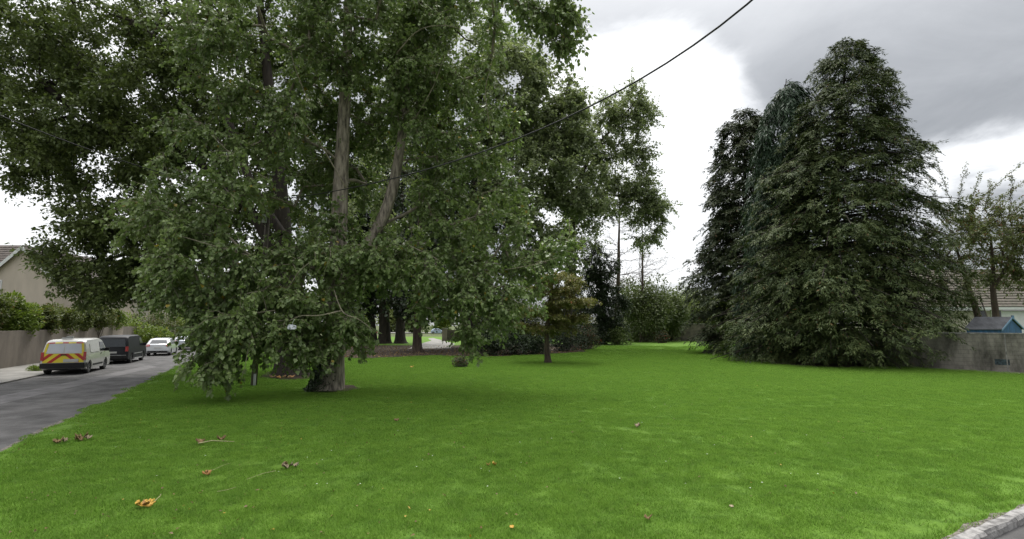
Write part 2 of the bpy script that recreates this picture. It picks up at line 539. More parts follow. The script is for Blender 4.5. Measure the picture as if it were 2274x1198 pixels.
def stem_mesh(pts, rad, n=14, flare=0.0, lump=0.06, seed=0):
    """a lofted trunk with uneven girth and root flare; pts resampled smoothly"""
    pts = np.array([list(p) for p in pts], float)
    rad = np.array(rad, float)
    s = np.concatenate([[0], np.cumsum(np.linalg.norm(np.diff(pts, axis=0), axis=1))])
    m = max(8, int(s[-1] / 0.35))
    q = np.linspace(0, s[-1], m)
    P = np.stack([np.interp(q, s, pts[:, i]) for i in range(3)], 1)
    for _ in range(4):
        P[1:-1] = P[1:-1] * .5 + (P[:-2] + P[2:]) * .25
    r = np.interp(q, s, rad)
    if flare:
        r = r * (1 + flare * np.exp(-q / 0.45))
    T = unit(np.gradient(P, axis=0))
    ref = np.array([0.12, 1.0, 0.05])
    U = unit(np.cross(T, ref))
    W = np.cross(T, U)
    ang = np.arange(n) * 2 * np.pi / n
    g = np.random.default_rng(seed)
    ph = g.uniform(0, 6.28, 4)
    lumps = 1 + lump * (np.sin(3 * ang[None] + ph[0] + q[:, None] * .5) + .7 * np.sin(5 * ang[None] + ph[1] - q[:, None] * .9) + .5 * g.normal(0, 1, (m, n)) * .6)
    if flare:
        lumps = lumps + (flare * .55 * np.exp(-q / 0.35))[:, None] * np.sin(5 * ang + ph[2])[None]
    ring = (U[:, None] * np.cos(ang)[None, :, None] + W[:, None] * np.sin(ang)[None, :, None]) * (r[:, None] * lumps)[:, :, None]
    v = (P[:, None] + ring).reshape(-1, 3)
    i = np.arange(m - 1)[:, None] * n
    k = np.arange(n)[None]
    f = np.stack([i + k, i + (k + 1) % n, i + n + (k + 1) % n, i + n + k], -1).reshape(-1, 4)
    return v, f, P, r


def broadleaf(name, label, stems, lobes, mat, bark, group=None, cat='tree', leaf=(0.1, 0.09), twigs=8, per=24, tl=(0.5, 1.0),
              droop=0.35, clump=0.55, seed=1, heart=False, rbase=0.008, flare=0.5, twigmat=None, hang=0.5, twigr=0.006, shell=0.6, step=0.7, flat=0.0, attach_up=0.6, branchmat=None):
    """stems: [(points, radii)]; lobes: [(centre, radii, boughs)] - boughs grow from the stems out to points in the lobes"""
    g = np.random.default_rng(seed)
    base = Vector(stems[0][0][0])
    root = empty(name, base, label, cat, group)
    nodes, parent, stemr = [], [], []
    for si, (pts, rad) in enumerate(stems):
        v, f, P, r = stem_mesh(pts, rad, flare=flare if si == 0 else 0.0, seed=seed + si)
        mk('trunk', v, f, bark, root, smooth=True)
        a = len(nodes)
        for i in range(0, len(P), 2):
            nodes.append(P[i])
            parent.append(-1)
            stemr.append(r[i])
    nstem = len(nodes)
    T = []
    for c, rad, n in lobes:
        c = np.array(list(c), float)
        rad = np.array(rad if hasattr(rad, '__len__') else [rad] * 3, float)
        d = unit(g.normal(0, 1, (n, 3)))
        rr = g.uniform(0, 1, (n, 1)) ** (1 / 3.)
        rr = rr * (1 - shell) + shell * g.uniform(.72, 1.0, (n, 1))
        T.append(c + d * rr * rad)
    T = np.concatenate(T)
    stem_xyz = np.array(nodes)
    dist = np.min(np.linalg.norm(T[:, None] - stem_xyz[None], axis=2), axis=1)
    T = T[np.argsort(dist)]
    cap = np.zeros((nstem + len(T) * 26, 3))
    cap[:nstem] = stem_xyz
    cnt = nstem
    tips, outd = [], []
    segs = []
    for t in T:
        N = cap[:cnt]
        dv = t - N
        dd = np.linalg.norm(dv, axis=1)
        slope = -dv[:, 2] / np.maximum(dd, .1)          # reaching down from above costs more than reaching up
        cost = dd * (1 + attach_up * np.maximum(slope, 0) * (dd > 1.2))
        cost[:nstem] += 0.7
        j = int(np.argmin(cost))
        p0 = N[j]
        n = max(1, min(24, int(dd[j] / step)))
        rise = np.array([0, 0, dd[j] * g.uniform(.02, .12)])
        prev = j
        for i in range(1, n + 1):
            u = i / n
            p = p0 + (t - p0) * u + rise * 4 * u * (1 - u) + (g.normal(0, .05 * min(dd[j], 3), 3) if i < n else 0)
            cap[cnt] = p
            segs.append((prev, cnt))
            prev = cnt
            cnt += 1
        tips.append(prev)
        outd.append(unit(t - cap[segs[-1][0]]))
    segs = np.array(segs)
    load = np.zeros(cnt)
    load[tips] += 1
    for a, b in segs[::-1]:
        load[a] += load[b]
    rad = rbase * np.power(np.maximum(load, 1), .5)
    ra = rad[segs[:, 0]]
    rb = rad[segs[:, 1]]
    ra = np.where(segs[:, 0] < nstem, rb * 1.15, np.minimum(ra, rb * 1.6))
    bv, bf = prisms(cap[segs[:, 0]], cap[segs[:, 1]], ra, rb, 5)
    bo = mk('branches', bv, bf, branchmat or bark, root, smooth=True)
    # twigs and leaves
    tips = np.array(tips)
    outd = np.array(outd)
    tp = cap[tips]
    nT = len(tp)
    o = np.repeat(outd, twigs, 0)
    w0 = np.repeat(tp, twigs, 0) - o * g.uniform(0, clump, (nT * twigs, 1)) + g.normal(0, .06, (nT * twigs, 3))
    rnd = g.normal(0, 1, (nT * twigs, 3))
    rnd[:, 2] *= (1 - flat)
    td = unit(o * .55 + unit(rnd) * .9 + np.array([0, 0, -droop * .6]))
    tL = g.uniform(tl[0], tl[1], (nT * twigs, 1))
    w1 = w0 + td * tL * .5
    w2 = w1 + unit(td + np.array([0, 0, -droop])) * tL * .5
    tv, tf = join([prisms(w0, w1, twigr, twigr * .8, 3), prisms(w1, w2, twigr * .8, twigr * .4, 3)]) if heart else prisms(w0, w2, twigr, twigr * .4, 3)
    tw = mk('twigs', tv, tf, twigmat or bark, root)
    tag(tw, kind='stuff')
    tag(bo, kind='stuff')
    n = nT * twigs
    u = g.uniform(.05, 1, (n, per, 1))
    pa = np.where(u < .5, w0[:, None] + (w1 - w0)[:, None] * u * 2, w1[:, None] + (w2 - w1)[:, None] * (u * 2 - 1))
    pa = pa.reshape(-1, 3)
    k = len(pa)
    lat = unit(g.normal(0, 1, (k, 3)))
    pa = pa + lat * g.uniform(.01, .5, (k, 1)) * leaf[0]
    ax = unit(lat * .8 + np.repeat(td, per, 0) * .35 + np.array([0, 0, -hang]))
    nr = g.normal(0, .55, (k, 3)) + np.array([0, 0, 1.0])
    sz = g.uniform(.6, 1.2, k)
    if heart:                       # broad leaves where they are near enough to read, plain ones deeper in the crown
        nr_ = pa[:, 1] < np.quantile(pa[:, 1], .36)
        v, f = join([heart_leaves(pa[nr_], ax[nr_], nr[nr_], sz[nr_] * leaf[0], sz[nr_] * leaf[1]), leaves(pa[~nr_], ax[~nr_], nr[~nr_], sz[~nr_] * leaf[0], sz[~nr_] * leaf[1] * 1.1, wide=.32)])
    else:
        v, f = leaves(pa, ax, nr, sz * leaf[0], sz * leaf[1])
    cr = mk('crown', v, f, mat, root)
    tag(cr, kind='stuff')
    return root


def conifer(name, label, base, height, profile, mat, bark, boughs=300, per=320, seed=1, droop=0.3, frond=(0.34, 0.085), lean=(0, 0), group=None, weep=0.25, fan=0.55, rtrunk=0.4, back=0.4):
    """profile: [(height fraction, radius)] as function of azimuth-free envelope"""
    g = np.random.default_rng(seed)
    base = Vector(base)
    root = empty(name, base, label, 'conifer', group)
    hs = np.array([p[0] for p in profile])
    rs = np.array([p[1] for p in profile])
    top = base + Vector((lean[0], lean[1], height))
    v, f, P, r = stem_mesh([base - Vector((0, 0, .3)), base + Vector((0, 0, height * .5)) + Vector((lean[0] * .4, lean[1] * .4, 0)), top], [rtrunk, rtrunk * .55, .03], n=10, flare=.3, seed=seed)
    mk('trunk', v, f, bark, root, smooth=True)
    hh = np.linspace(0, 1, 400)
    wgt = np.interp(hh, hs, rs) + .5
    wgt[hh < hs[0]] = 0
    cdf = np.cumsum(wgt) / wgt.sum()
    q = (np.arange(boughs) + .5) / boughs
    h = np.clip(np.interp(q, cdf, hh) + g.normal(0, .012, boughs), hs[0], 1)
    az = np.arange(boughs) * 2.399963 + g.normal(0, .35, boughs)
    lob = 1 + .10 * np.sin(az * 3 + h * 9 + seed) + .07 * np.sin(az * 5 - h * 17)
    Rr = np.interp(h, hs, rs) * lob * g.uniform(.72, 1.10, boughs)
    a0 = np.array(base)[None] + np.stack([lean[0] * h, lean[1] * h, h * height], 1)
    hd = np.stack([np.cos(az), np.sin(az), np.zeros(boughs)], 1)
    lift = g.uniform(.0, .5, boughs) + .5 * np.clip((h - .8) * 5, 0, 1)
    dr = droop * g.uniform(.5, 1.5, boughs) * (1 - .75 * np.clip((h - .7) / .3, 0, 1))

    def bough(b, u):
        """point at u on bough b"""
        rr = Rr[b] * u
        z = rr * lift[b] * (1 - u * .55) - dr[b] * Rr[b] * u ** 2.2 * .8
        return a0[b] + hd[b] * rr[:, None] + np.array([0, 0, 1.0]) * z[:, None]
    ns = 5
    bs = np.repeat(np.arange(boughs), ns)
    us = np.tile(np.arange(ns) / ns, boughs)
    p0, p1 = bough(bs, us), bough(bs, us + 1. / ns)
    rr = .012 + .010 * Rr[bs] * (1 - us)
    bv, bf = prisms(p0, p1, rr, rr * .8, 4)
    tag(mk('branches', bv, bf, bark, root, smooth=True), kind='stuff')
    # lacy sprays set along each bough: fronds on a drooping rachis, tips hanging
    sp = max(6, int(per / 19))
    n = boughs * sp
    b = np.repeat(np.arange(boughs), sp)
    b = b[(hd[b, 1] < .3) | (g.uniform(0, 1, n) < back)]      # fuller on the open lawn side than against the wall
    n = len(b)
    u = .25 + .78 * g.uniform(0, 1, n) ** .7
    lat0 = np.cross(hd, np.array([0, 0, 1.0]))[b]
    wide = (1.08 - u) * Rr[b] * fan + .15
    s_ = g.uniform(-1, 1, n)
    o = bough(b, u) + lat0 * (s_ * wide * .8)[:, None] + hd[b] * (np.abs(s_) * wide * .2)[:, None]
    o[:, 2] -= np.abs(s_) ** 1.6 * wide * droop * .7 + np.abs(g.normal(0, .12 + weep * .25, n))
    sdir = unit(hd[b] * .7 + lat0 * (s_ * .8)[:, None] + g.normal(0, .28, (n, 3)) + np.array([0, 0, .25]) * (1 - weep) - np.array([0, 0, weep * 1.2]))
    sl = g.uniform(.55, 1.15, n) * (frond[0] / .34) ** .6
    k = 28
    N = n * k
    t = g.uniform(.02, 1, N)
    D, LN = np.repeat(sdir, k, 0), np.repeat(sl, k)
    S = unit(np.cross(D, np.array([0, 0, 1.0]) + g.normal(0, .12, (N, 3))))
    sg = np.sign(g.uniform(-1, 1, N))
    p = np.repeat(o, k, 0) + D * (LN * t)[:, None] + S * (sg * g.uniform(0, 1, N) * .30 * LN * (1.05 - t))[:, None] + g.normal(0, .03, (N, 3))
    p[:, 2] -= LN * t ** 2 * (.25 + weep * .5)
    ax = unit(D * .75 + S * (sg * .65)[:, None] + g.normal(0, .22, (N, 3)) + np.array([0, 0, -.25 - weep]) * (t * .8 + .3)[:, None])
    nr = g.normal(0, .4, (N, 3)) + np.array([0, 0, 1.0]) + D * .5
    sz = g.uniform(.5, 1.2, N)
    v, f = leaves(p, ax, nr, sz * frond[0], sz * frond[1], fold=.1, wide=.35)
    tag(mk('crown', v, f, mat, root), kind='stuff')
    return root


def shrub(name, label, base, rad, n, leaf, mat, bark=None, cat='shrub', group=None, seed=0, stems=7, shell=.65, zc=None, rough=.25, stemr=.02, hang=.2, sub=0):
    """rounded or ragged bush: leaves on an uneven crown of smaller mounds, stems rising from the base"""
    g = np.random.default_rng(seed + 77)
    base = Vector(base)
    root = empty(name, base, label, cat, group)
    rad = np.array(rad, float)
    c = np.array(base) + np.array([0, 0, zc if zc is not None else rad[2] * .95])
    m = sub or 26
    d = unit(g.normal(0, 1, (m, 3)))
    mc = c + d * rad * g.uniform(.35, .95, (m, 1))
    mr = g.uniform(.22, .5, (m, 1)) * rad.min() + .05
    idx = g.integers(0, m, n)
    e = unit(g.normal(0, 1, (n, 3)))
    rr = (1 - shell) * g.uniform(0, 1, (n, 1)) ** .5 + shell * g.uniform(.75, 1.0 + rough, (n, 1))
    p = mc[idx] + e * rr * (mr[idx] + rad * .12)
    p[:, 2] = np.maximum(p[:, 2], base.z + .02)
    ax = unit(e + g.normal(0, .5, (n, 3)) + np.array([0, 0, -hang]))
    nr = e * .8 + g.normal(0, .5, (n, 3)) + np.array([0, 0, .7])
    sz = g.uniform(.6, 1.3, n)
    v, f = leaves(p, ax, nr, sz * leaf[0], sz * leaf[1])
    tag(mk('foliage', v, f, mat, root), kind='stuff')
    k = g.integers(0, m, stems)
    a = np.repeat(np.array(base)[None], stems, 0) + g.normal(0, .12, (stems, 3)) * np.array([rad[0], rad[1], 0])
    mid = a * .5 + mc[k] * .5 + g.normal(0, .08, (stems, 3))
    sv, sf = join([prisms(a, mid, stemr, stemr * .7, 5), prisms(mid, mc[k], stemr * .7, stemr * .3, 5)])
    mk('stems', sv, sf, bark or MAT['darkbark'], root, smooth=True)
    return root


# ------------------------------------------------------------------ the ground
def road_right(Y):
    """x of the edge between the side road's asphalt and the lawn"""
    return np.interp(Y, [3.0, 9.7, 20, 27.6, 38.9, 70, 120], [-6.6, -9.75, -14.6, -18.3, -23.6, -39.5, -68])


def road_left(Y):
    return np.interp(Y, [3.0, 9.7, 21.7, 33, 53, 120], [-13.2, -16.2, -21.75, -26.9, -36.5, -75])


def sheet(name, poly, z, mat, inner=None, height=None):
    """a flat (or gently uneven) sheet inside a 2-D outline"""
    pts = [Vector((p[0], p[1])) for p in poly]
    n = len(pts)
    edges = [(i, (i + 1) % n) for i in range(n)]
    if inner:
        pts += [Vector(p) for p in inner]
    r = delaunay_2d_cdt(pts, edges, [], 1, 1e-5)
    v = [(p.x, p.y, z + (height(p.x, p.y) if height else 0)) for p in r[0]]
    return mk(name, v, [tuple(f) for f in r[2]], mat, smooth=bool(height))


ground = sheet('ground', [(-900, -300), (900, -300), (900, 1500), (-900, 1500)], -0.16, MAT['garden'])
tag(ground, 'wide green ground beyond the road and the gardens', kind='structure')

ys = [3.2, 6, 9.7, 13, 17, 20, 24, 27.6, 33, 38.9, 48, 60, 80, 110]
left_edge = [(float(road_right(y)) + .10 * math.sin(y * 1.9) + .06 * math.sin(y * 5.3), y) for y in ys]
KERB = [(-6.6, 3.2), (-4.2, 2.55), (-1.0, 2.9), (2.0, 4.5), (5.08, 6.22), (7.3, 7.46), (10.5, 9.2), (16, 12.1), (30, 20.0), (44, 28)]
lawn_poly = KERB + [(44, 75), (40, 110)] + left_edge[::-1][:-1]
inn = []
gl = np.random.default_rng(3)


def inside(p, poly):
    x, y = p
    c = False
    for i in range(len(poly)):
        (x1, y1), (x2, y2) = poly[i][:2], poly[i - 1][:2]
        if (y1 > y) != (y2 > y) and x < (x2 - x1) * (y - y1) / (y2 - y1) + x1:
            c = not c
    return c


for y in np.arange(3.5, 40, .8):
    for x in np.arange(-26, 30, .8):
        p = (x + gl.uniform(-.2, .2), y + gl.uniform(-.2, .2))
        if inside(p, lawn_poly):
            inn.append(p)


def lawn_h(x, y):
    k = max(0.0, min(1.0, (27 - y) / 8)) * max(0.0, min(1.0, (y - 6.0) / 3))
    return .3 * k * (.035 * math.sin(x * .8 + y * .33) + .025 * math.sin(x * 1.9 - y * 1.3) + .02 * math.sin(y * 2.1 + x * .4))


lawn = sheet('lawn', lawn_poly, 0.0, MAT['lawn'], inn, lawn_h)
tag(lawn, 'mown green lawn between the two roads', kind='structure')
road_poly = [(float(road_left(y)), y) for y in (3.2, 9.7, 21.7, 33, 53, 80, 120)] + [(float(road_right(y)) + .6, y) for y in (120, 70, 38.9, 27.6, 20, 9.7, 4.4)] + \
            [(-3.8, 3.3), (-1.0, 3.3), (2.2, 4.7), (5.2, 6.4), (10.6, 9.3), (30, 20.2), (44, 28.2), (60, 28), (60, -30), (-60, -30), (-60, 3.2)]
road = sheet('road', road_poly, -0.06, MAT['asphalt'])
tag(road, 'worn grey asphalt road beside the lawn', kind='structure')
MAT['patch'] = plain('asphalt_repair', (0.140, 0.135, 0.136), 0.85, noise=0.18, nscale=1.6, bump=0.4, bscale=50, detail=12)
pa = [gp(0, 880, -.06), gp(150, 850, -.06), gp(330, 812, -.06), gp(348, 815, -.06), gp(170, 858, -.06), gp(0, 898, -.06)]
tag(sheet('road_patch', [(p.x, p.y) for p in pa], -0.056, MAT['patch']), 'lighter repaired strip along the asphalt road', kind='structure')
# pavement beyond the side road, with a low kerb
pl = [(float(road_left(y)), y) for y in (3.2, 9.7, 21.7, 33, 53, 80, 120)]
pav = MB()
for (x0, y0), (x1, y1) in zip(pl[:-1], pl[1:]):
    q = [(x0, y0, -.2), (x1, y1, -.2), (x1 - 8.6, y1, -.2), (x0 - 8.6, y0, -.2)]
    pav.prism(q, (0, 0, .20))
tag(pav.build('pavement', MAT['path']), 'grey concrete pavement in front of the garden wall', kind='structure')

# kerb at the near right corner, stone by stone, and the gritty strip behind it
kerb = tag(empty('kerb', (7.15, 7.15, 0)), 'concrete kerb edging the lawn at the near road', kind='structure')
kp = [Vector((x, y, 0)) for x, y in KERB[2:]]
dist_ = [0]
for a, b in zip(kp[:-1], kp[1:]):
    dist_.append(dist_[-1] + (b - a).length)


def kpt(s):
    return Vector([float(np.interp(s, dist_, [p[i] for p in kp])) for i in range(3)])


s, i = 0.2, 0
while s < dist_[-1] - 1 and s < 30:
    a, b = kpt(s), kpt(s + .90)
    t = (b - a).normalized()
    nrm = Vector((t.y, -t.x, 0))
    prof = [(-.02, -.25), (.13, -.25), (.125, .015 + .008 * math.sin(i * 2.1)), (.10, .045), (.0, .05 + .006 * math.sin(i * 3.7))]
    m = MB()
    m.v = [tuple(p + nrm * u + Vector((0, 0, w)) for p in (a,) for u, w in [(0, 0)])][:0]
    ring = []
    K = 5
    g_ = np.random.default_rng(i)
    for k in range(K):
        p = a.lerp(b, k / (K - 1))
        ring += [tuple(p + nrm * (u + g_.normal(0, .006)) + Vector((0, 0, w + g_.normal(0, .006)))) for u, w in prof]
    fcs = [(k * 5 + j, k * 5 + (j + 1) % 5, (k + 1) * 5 + (j + 1) % 5, (k + 1) * 5 + j) for k in range(K - 1) for j in range(5)]
    fcs += [(4, 3, 2, 1, 0), tuple((K - 1) * 5 + j for j in range(5))]
    mk('kerb_stone', ring, fcs, MAT['kerb'], kerb)
    s += .915
    i += 1
edge = []
for s in np.arange(0.2, 22, .25):
    a, b = kpt(s), kpt(s + .1)
    t = (b - a).normalized()
    edge.append((a, Vector((-t.y, t.x, 0))))
g_ = np.random.default_rng(8)
out_ = [(a + n * .01) for a, n in edge] + [(a + n * (.09 + .03 * g_.normal())) for a, n in edge[::-1]]
tag(sheet('verge_grit', [(p.x, p.y) for p in out_], .018, MAT['gritty']), 'strip of grit and dead grass behind the kerb', kind='structure')
# gritty margin along the side road
m = [(x - .02, y) for x, y in left_edge[1:9]] + [(x - .28 - .12 * math.sin(y * 7), y) for x, y in left_edge[1:9][::-1]]
tag(sheet('road_margin', m, -.052, MAT['gritty']), 'crumbled gritty margin between asphalt and lawn', kind='structure')


def patch(name, label, px, z, mat, n=8, amp=.25, seed=1):
    """ground sheet from ground points, with an uneven outline"""
    g = np.random.default_rng(seed)
    P = [gp(*p) for p in px]
    out = []
    for a, b in zip(P, P[1:] + P[:1]):
        for k in range(n):
            q = a.lerp(b, k / n)
            out.append((q.x + g.normal(0, amp), q.y + g.normal(0, amp)))
    o = sheet(name, out, z, mat)
    return tag(o, label, kind='structure'), [(p[0], p[1]) for p in out]


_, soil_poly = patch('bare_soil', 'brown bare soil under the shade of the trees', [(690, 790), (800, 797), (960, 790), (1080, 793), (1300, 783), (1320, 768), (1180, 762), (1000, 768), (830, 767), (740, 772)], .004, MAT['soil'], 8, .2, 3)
patch('path', 'grey path curving through the trees to the far lawn', [(905, 775), (1000, 774), (1010, 764), (985, 757), (962, 751), (950, 752), (958, 757), (925, 767)], .010, MAT['path'], 6, .05, 4)
patch('far_path', 'pale far path crossing the distant lawn', [(800, 740.2), (1010, 740.2), (1010, 738.4), (800, 738.4)], .010, MAT['path'], 4, .02, 4)
wall_soil, ws_poly = patch('soil_strip', 'pale dirt strip along the foot of the block wall', [(1985, 812), (2274, 828), (2420, 834), (2420, 838), (2274, 832), (1985, 816)], .012, MAT['gritty'], 8, .06, 9)
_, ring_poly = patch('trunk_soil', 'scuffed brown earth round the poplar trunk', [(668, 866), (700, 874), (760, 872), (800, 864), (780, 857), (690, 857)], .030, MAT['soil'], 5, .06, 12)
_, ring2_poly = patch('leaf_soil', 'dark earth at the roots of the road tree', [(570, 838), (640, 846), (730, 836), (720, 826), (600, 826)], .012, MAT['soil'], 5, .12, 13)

# ------------------------------------------------------------------ grass blades: one tuft patch set out over the lawn
def tuft_mesh(n, rad, h, w, seed):
    g = np.random.default_rng(seed)
    r = rad * np.sqrt(g.uniform(0, 1, n))
    a = g.uniform(0, 6.283, n)
    clm = g.uniform(0, 6.28, 6)
    p = np.stack([r * np.cos(a), r * np.sin(a), np.full(n, -.012)], 1)
    hh = h * g.uniform(.45, 1.25, n) * (1 + .25 * np.sin(p[:, 0] * 9 + clm[0]) + .25 * np.sin(p[:, 1] * 11 + clm[1]))
    la = g.uniform(0, 6.283, n)
    bend = g.uniform(.25, 1.1, n)
    tip = p + np.stack([np.cos(la) * bend * hh, np.sin(la) * bend * hh, hh], 1)
    sa = la + 1.57 + g.normal(0, .5, n)
    sd_ = np.stack([np.cos(sa), np.sin(sa), np.zeros(n)], 1) * (w * g.uniform(.6, 1.3, n))[:, None]
    mid = p * .55 + tip * .45 + np.array([0, 0, 1.0]) * (hh * .16)[:, None]
    v = np.stack([p - sd_ * .5, p + sd_ * .5, mid + sd_ * .42, tip, mid - sd_ * .42], 1).reshape(-1, 3)
    k = np.arange(n)[:, None] * 5
    f = np.stack([k + np.array([[0, 1, 2]]), k + np.array([[0, 2, 4]]), k + np.array([[4, 2, 3]])], 1).reshape(-1, 3)
    me = bpy.data.meshes.new('grass_tuft')
    me.vertices.add(len(v))
    me.vertices.foreach_set('co', v.astype(np.float32).ravel())
    me.loops.add(f.size)
    me.loops.foreach_set('vertex_index', f.astype(np.int32).ravel())
    me.polygons.add(len(f))
    me.polygons.foreach_set('loop_start', np.arange(len(f), dtype=np.int32) * 3)
    me.polygons.foreach_set('loop_total', np.full(len(f), 3, dtype=np.int32))
    me.update(calc_edges=True)
    me.materials.append(MAT['blade'])
    return me


def scatter(name, label, pts, tuft, smin, smax):
    o = mk(name, pts, [], None)
    tag(o, label, kind='stuff')
    src = bpy.data.objects.new('grass_tuft', tuft)
    ng = bpy.data.node_groups.new(name, 'GeometryNodeTree')
    ng.interface.new_socket('Geometry', in_out='INPUT', socket_type='NodeSocketGeometry')
    ng.interface.new_socket('Geometry', in_out='OUTPUT', socket_type='NodeSocketGeometry')
    gi, go = ng.nodes.new('NodeGroupInput'), ng.nodes.new('NodeGroupOutput')
    ip = ng.nodes.new('GeometryNodeInstanceOnPoints')
    oi = ng.nodes.new('GeometryNodeObjectInfo')
    oi.inputs['Object'].default_value = src
    rv = ng.nodes.new('FunctionNodeRandomValue')
    rv.data_type = 'FLOAT_VECTOR'
    rv.inputs[0].default_value = (0, 0, 0)
    rv.inputs[1].default_value = (0, 0, 6.283)
    rs = ng.nodes.new('FunctionNodeRandomValue')
    rs.inputs[2].default_value, rs.inputs[3].default_value = smin, smax
    L = ng.links.new
    L(gi.outputs[0], ip.inputs['Points'])
    L(oi.outputs['Geometry'], ip.inputs['Instance'])
    L(rv.outputs[0], ip.inputs['Rotation'])
    L(rs.outputs[1], ip.inputs['Scale'])
    L(ip.outputs[0], go.inputs[0])
    md = o.modifiers.new('grass', 'NODES')
    md.node_group = ng
    return o


_, con_poly = patch('conifer_patch', 'dark grassless patch under the three conifers', [(1640, 792), (1720, 808), (1830, 816), (1960, 817), (2060, 812), (2000, 795), (1800, 785), (1680, 780)], .014, MAT['soil'], 6, .2, 14)  # dark ground sheet kept clear of grass below the boughs
bare = [soil_poly, ring_poly, ring2_poly, con_poly]
pts_near, pts_far = [], []
gg = np.random.default_rng(21)
for y in np.arange(3.2, 62, .5):
    xm = (y + 2) * 1.08 + 1.5
    for x in np.arange(-xm, xm, .5):
        p = (x + gg.uniform(-.2, .2), y + gg.uniform(-.2, .2))
        if p[0] < road_right(p[1]) + .38 or any(inside(p, b) for b in bare):
            continue
        kx = np.interp(p[0], [k[0] for k in KERB], [k[1] for k in KERB])
        if p[1] < kx + .62 or p[0] > 20 + (37.3 - p[1]) * .65 - .5 and p[1] < 40:
            continue
        z = lawn_h(*p)
        if y < 20:
            pts_near.append((p[0], p[1], z))
        elif gg.random() < 1.1 - (y - 20) / 60:
            pts_far.append((p[0], p[1], z))
scatter('grass', 'short mown grass covering the near lawn', pts_near, tuft_mesh(2600, .62, .036, .0065, 1), .62, 1.3)
scatter('grass', 'short mown grass covering the far lawn', pts_far, tuft_mesh(1000, .66, .038, .011, 2), .8, 1.2)
# fringe where lawn meets road and kerb
fr = []
for y in np.arange(5, 34, .09):
    fr.append((float(road_right(y)) + .10 * math.sin(y * 1.9) + .06 * math.sin(y * 5.3) + abs(gg.normal(0, .12)) + .02, y, 0))
for s in np.arange(0.5, 22, .09):
    a, b = kpt(s), kpt(s + .1)
    t = (b - a).normalized()
    p = a + Vector((-t.y, t.x, 0)) * (.10 + abs(gg.normal(0, .12)))
    fr.append((p.x, p.y, .01))
scatter('grass', 'ragged grass fringe along the lawn edges', fr, tuft_mesh(45, .10, .055, .007, 3), .7, 1.3)

# ------------------------------------------------------------------ walls, houses, shed
def tile_rows(p0, p1, top1, top0, rows, thick=.05):
    """stepped tile courses from eave p0-p1 up to ridge top0-top1: one mesh"""
    m = MB()
    p0, p1, top1, top0 = map(Vector, (p0, p1, top1, top0))
    nrm = (p1 - p0).cross(top0 - p0).normalized()
    if nrm.z < 0:
        nrm = -nrm
    for k in range(rows):
        a, b = k / rows, (k + 1.25) / rows
        b = min(b, 1.02)
        q = [p0.lerp(top0, a) + nrm * thick, p1.lerp(top1, a) + nrm * thick, p1.lerp(top1, b), p0.lerp(top0, b)]
        m.prism(q, -nrm * .06)
    return m


# right boundary wall, block by block
W0, W1 = gp(1985, 812.5), gp(2274, 828)
wd = (W1 - W0).normalized()
wn_ = Vector((wd.y, -wd.x, 0))
if wn_.y > 0:
    wn_ = -wn_
W0, W1 = W0 - wd * 7.0, W1 + wd * 6.0
wlen = (W1 - W0).length
rz = math.atan2(wd.y, wd.x)
WT = 2.0
bw = empty('boundary_wall', W0, 'weathered grey block wall beside the big conifer and blue shed', 'wall', rz=0)
c = W0 + wd * wlen / 2
MB().box((c.x - wn_.x * .1, c.y - wn_.y * .1, WT / 2 - .05), (wlen, .19, WT + .1), rz).build('wall_core', MAT['mortar'], bw)
bl_me = None
course, bwid = .222, .44
rows = int(WT / course)
nb = int(11.5 / .45)
g_ = np.random.default_rng(4)
for r_ in range(rows):
    for k in range(nb):
        u = 5.2 + (k + (.5 if r_ % 2 else 0)) * .45
        if u > wlen - .3:
            continue
        p = W0 + wd * (u + .225) + wn_ * (.004 + g_.uniform(0, .004))
        if bl_me is None:
            t_ = MB().box((0, 0, 0), (bwid, .03, course - .010))
            bl_me = bpy.data.meshes.new('block')
            bl_me.from_pydata(t_.v, [], t_.f)
            bl_me.materials.append(MAT['block'])
        o = bpy.data.objects.new('block', bl_me)
        C.objects.link(o)
        o.parent = bw
        o.location = p - W0 + Vector((0, 0, course * (r_ + .5)))
        o.rotation_euler = (0, 0, rz)
m = MB()
m.box((c.x - wn_.x * .09, c.y - wn_.y * .09, WT + .035), (wlen, .26, .07), rz)
m.build('coping', MAT['coping'], bw)
p = W0 + wd * (u_ := (gp(2240, 826) - W0).dot(wd))
m = MB().box((p.x + wn_.x * .012, p.y + wn_.y * .012, WT / 2), (.05, .05, WT), rz)
m.build('pier_joint', MAT['coping'], bw)
p = W0 + wd * ((gp(2226, 826) - W0).dot(wd)) + wn_ * .026
MB().box((p.x, p.y, .50), (.60, .008, .30), rz).build('paint_patch', MAT['paint'], bw)

# back wall across the far side of the lawn
def straight_wall(name, label, a, b, h, thick, mat, cope=True, cat='wall', z0=-.15):
    a, b = Vector(a), Vector(b)
    a.z = b.z = 0
    d = (b - a)
    o = empty(name, (a + b) / 2, label, cat)
    c = (a + b) / 2
    rz = math.atan2(d.y, d.x)
    MB().box((c.x, c.y, (h + z0) / 2), (d.length, thick, h - z0), rz).build('wall_face', mat, o)
    if cope:
        MB().box((c.x, c.y, h + .04), (d.length + .04, thick + .08, .08), rz).build('coping', MAT['coping'], o)
    return o


straight_wall('garden_wall', 'dark garden wall along the back of the lawn behind the thicket', (9, 82, 0), (36, 80, 0), 2.62, .25, MAT['backwall'])
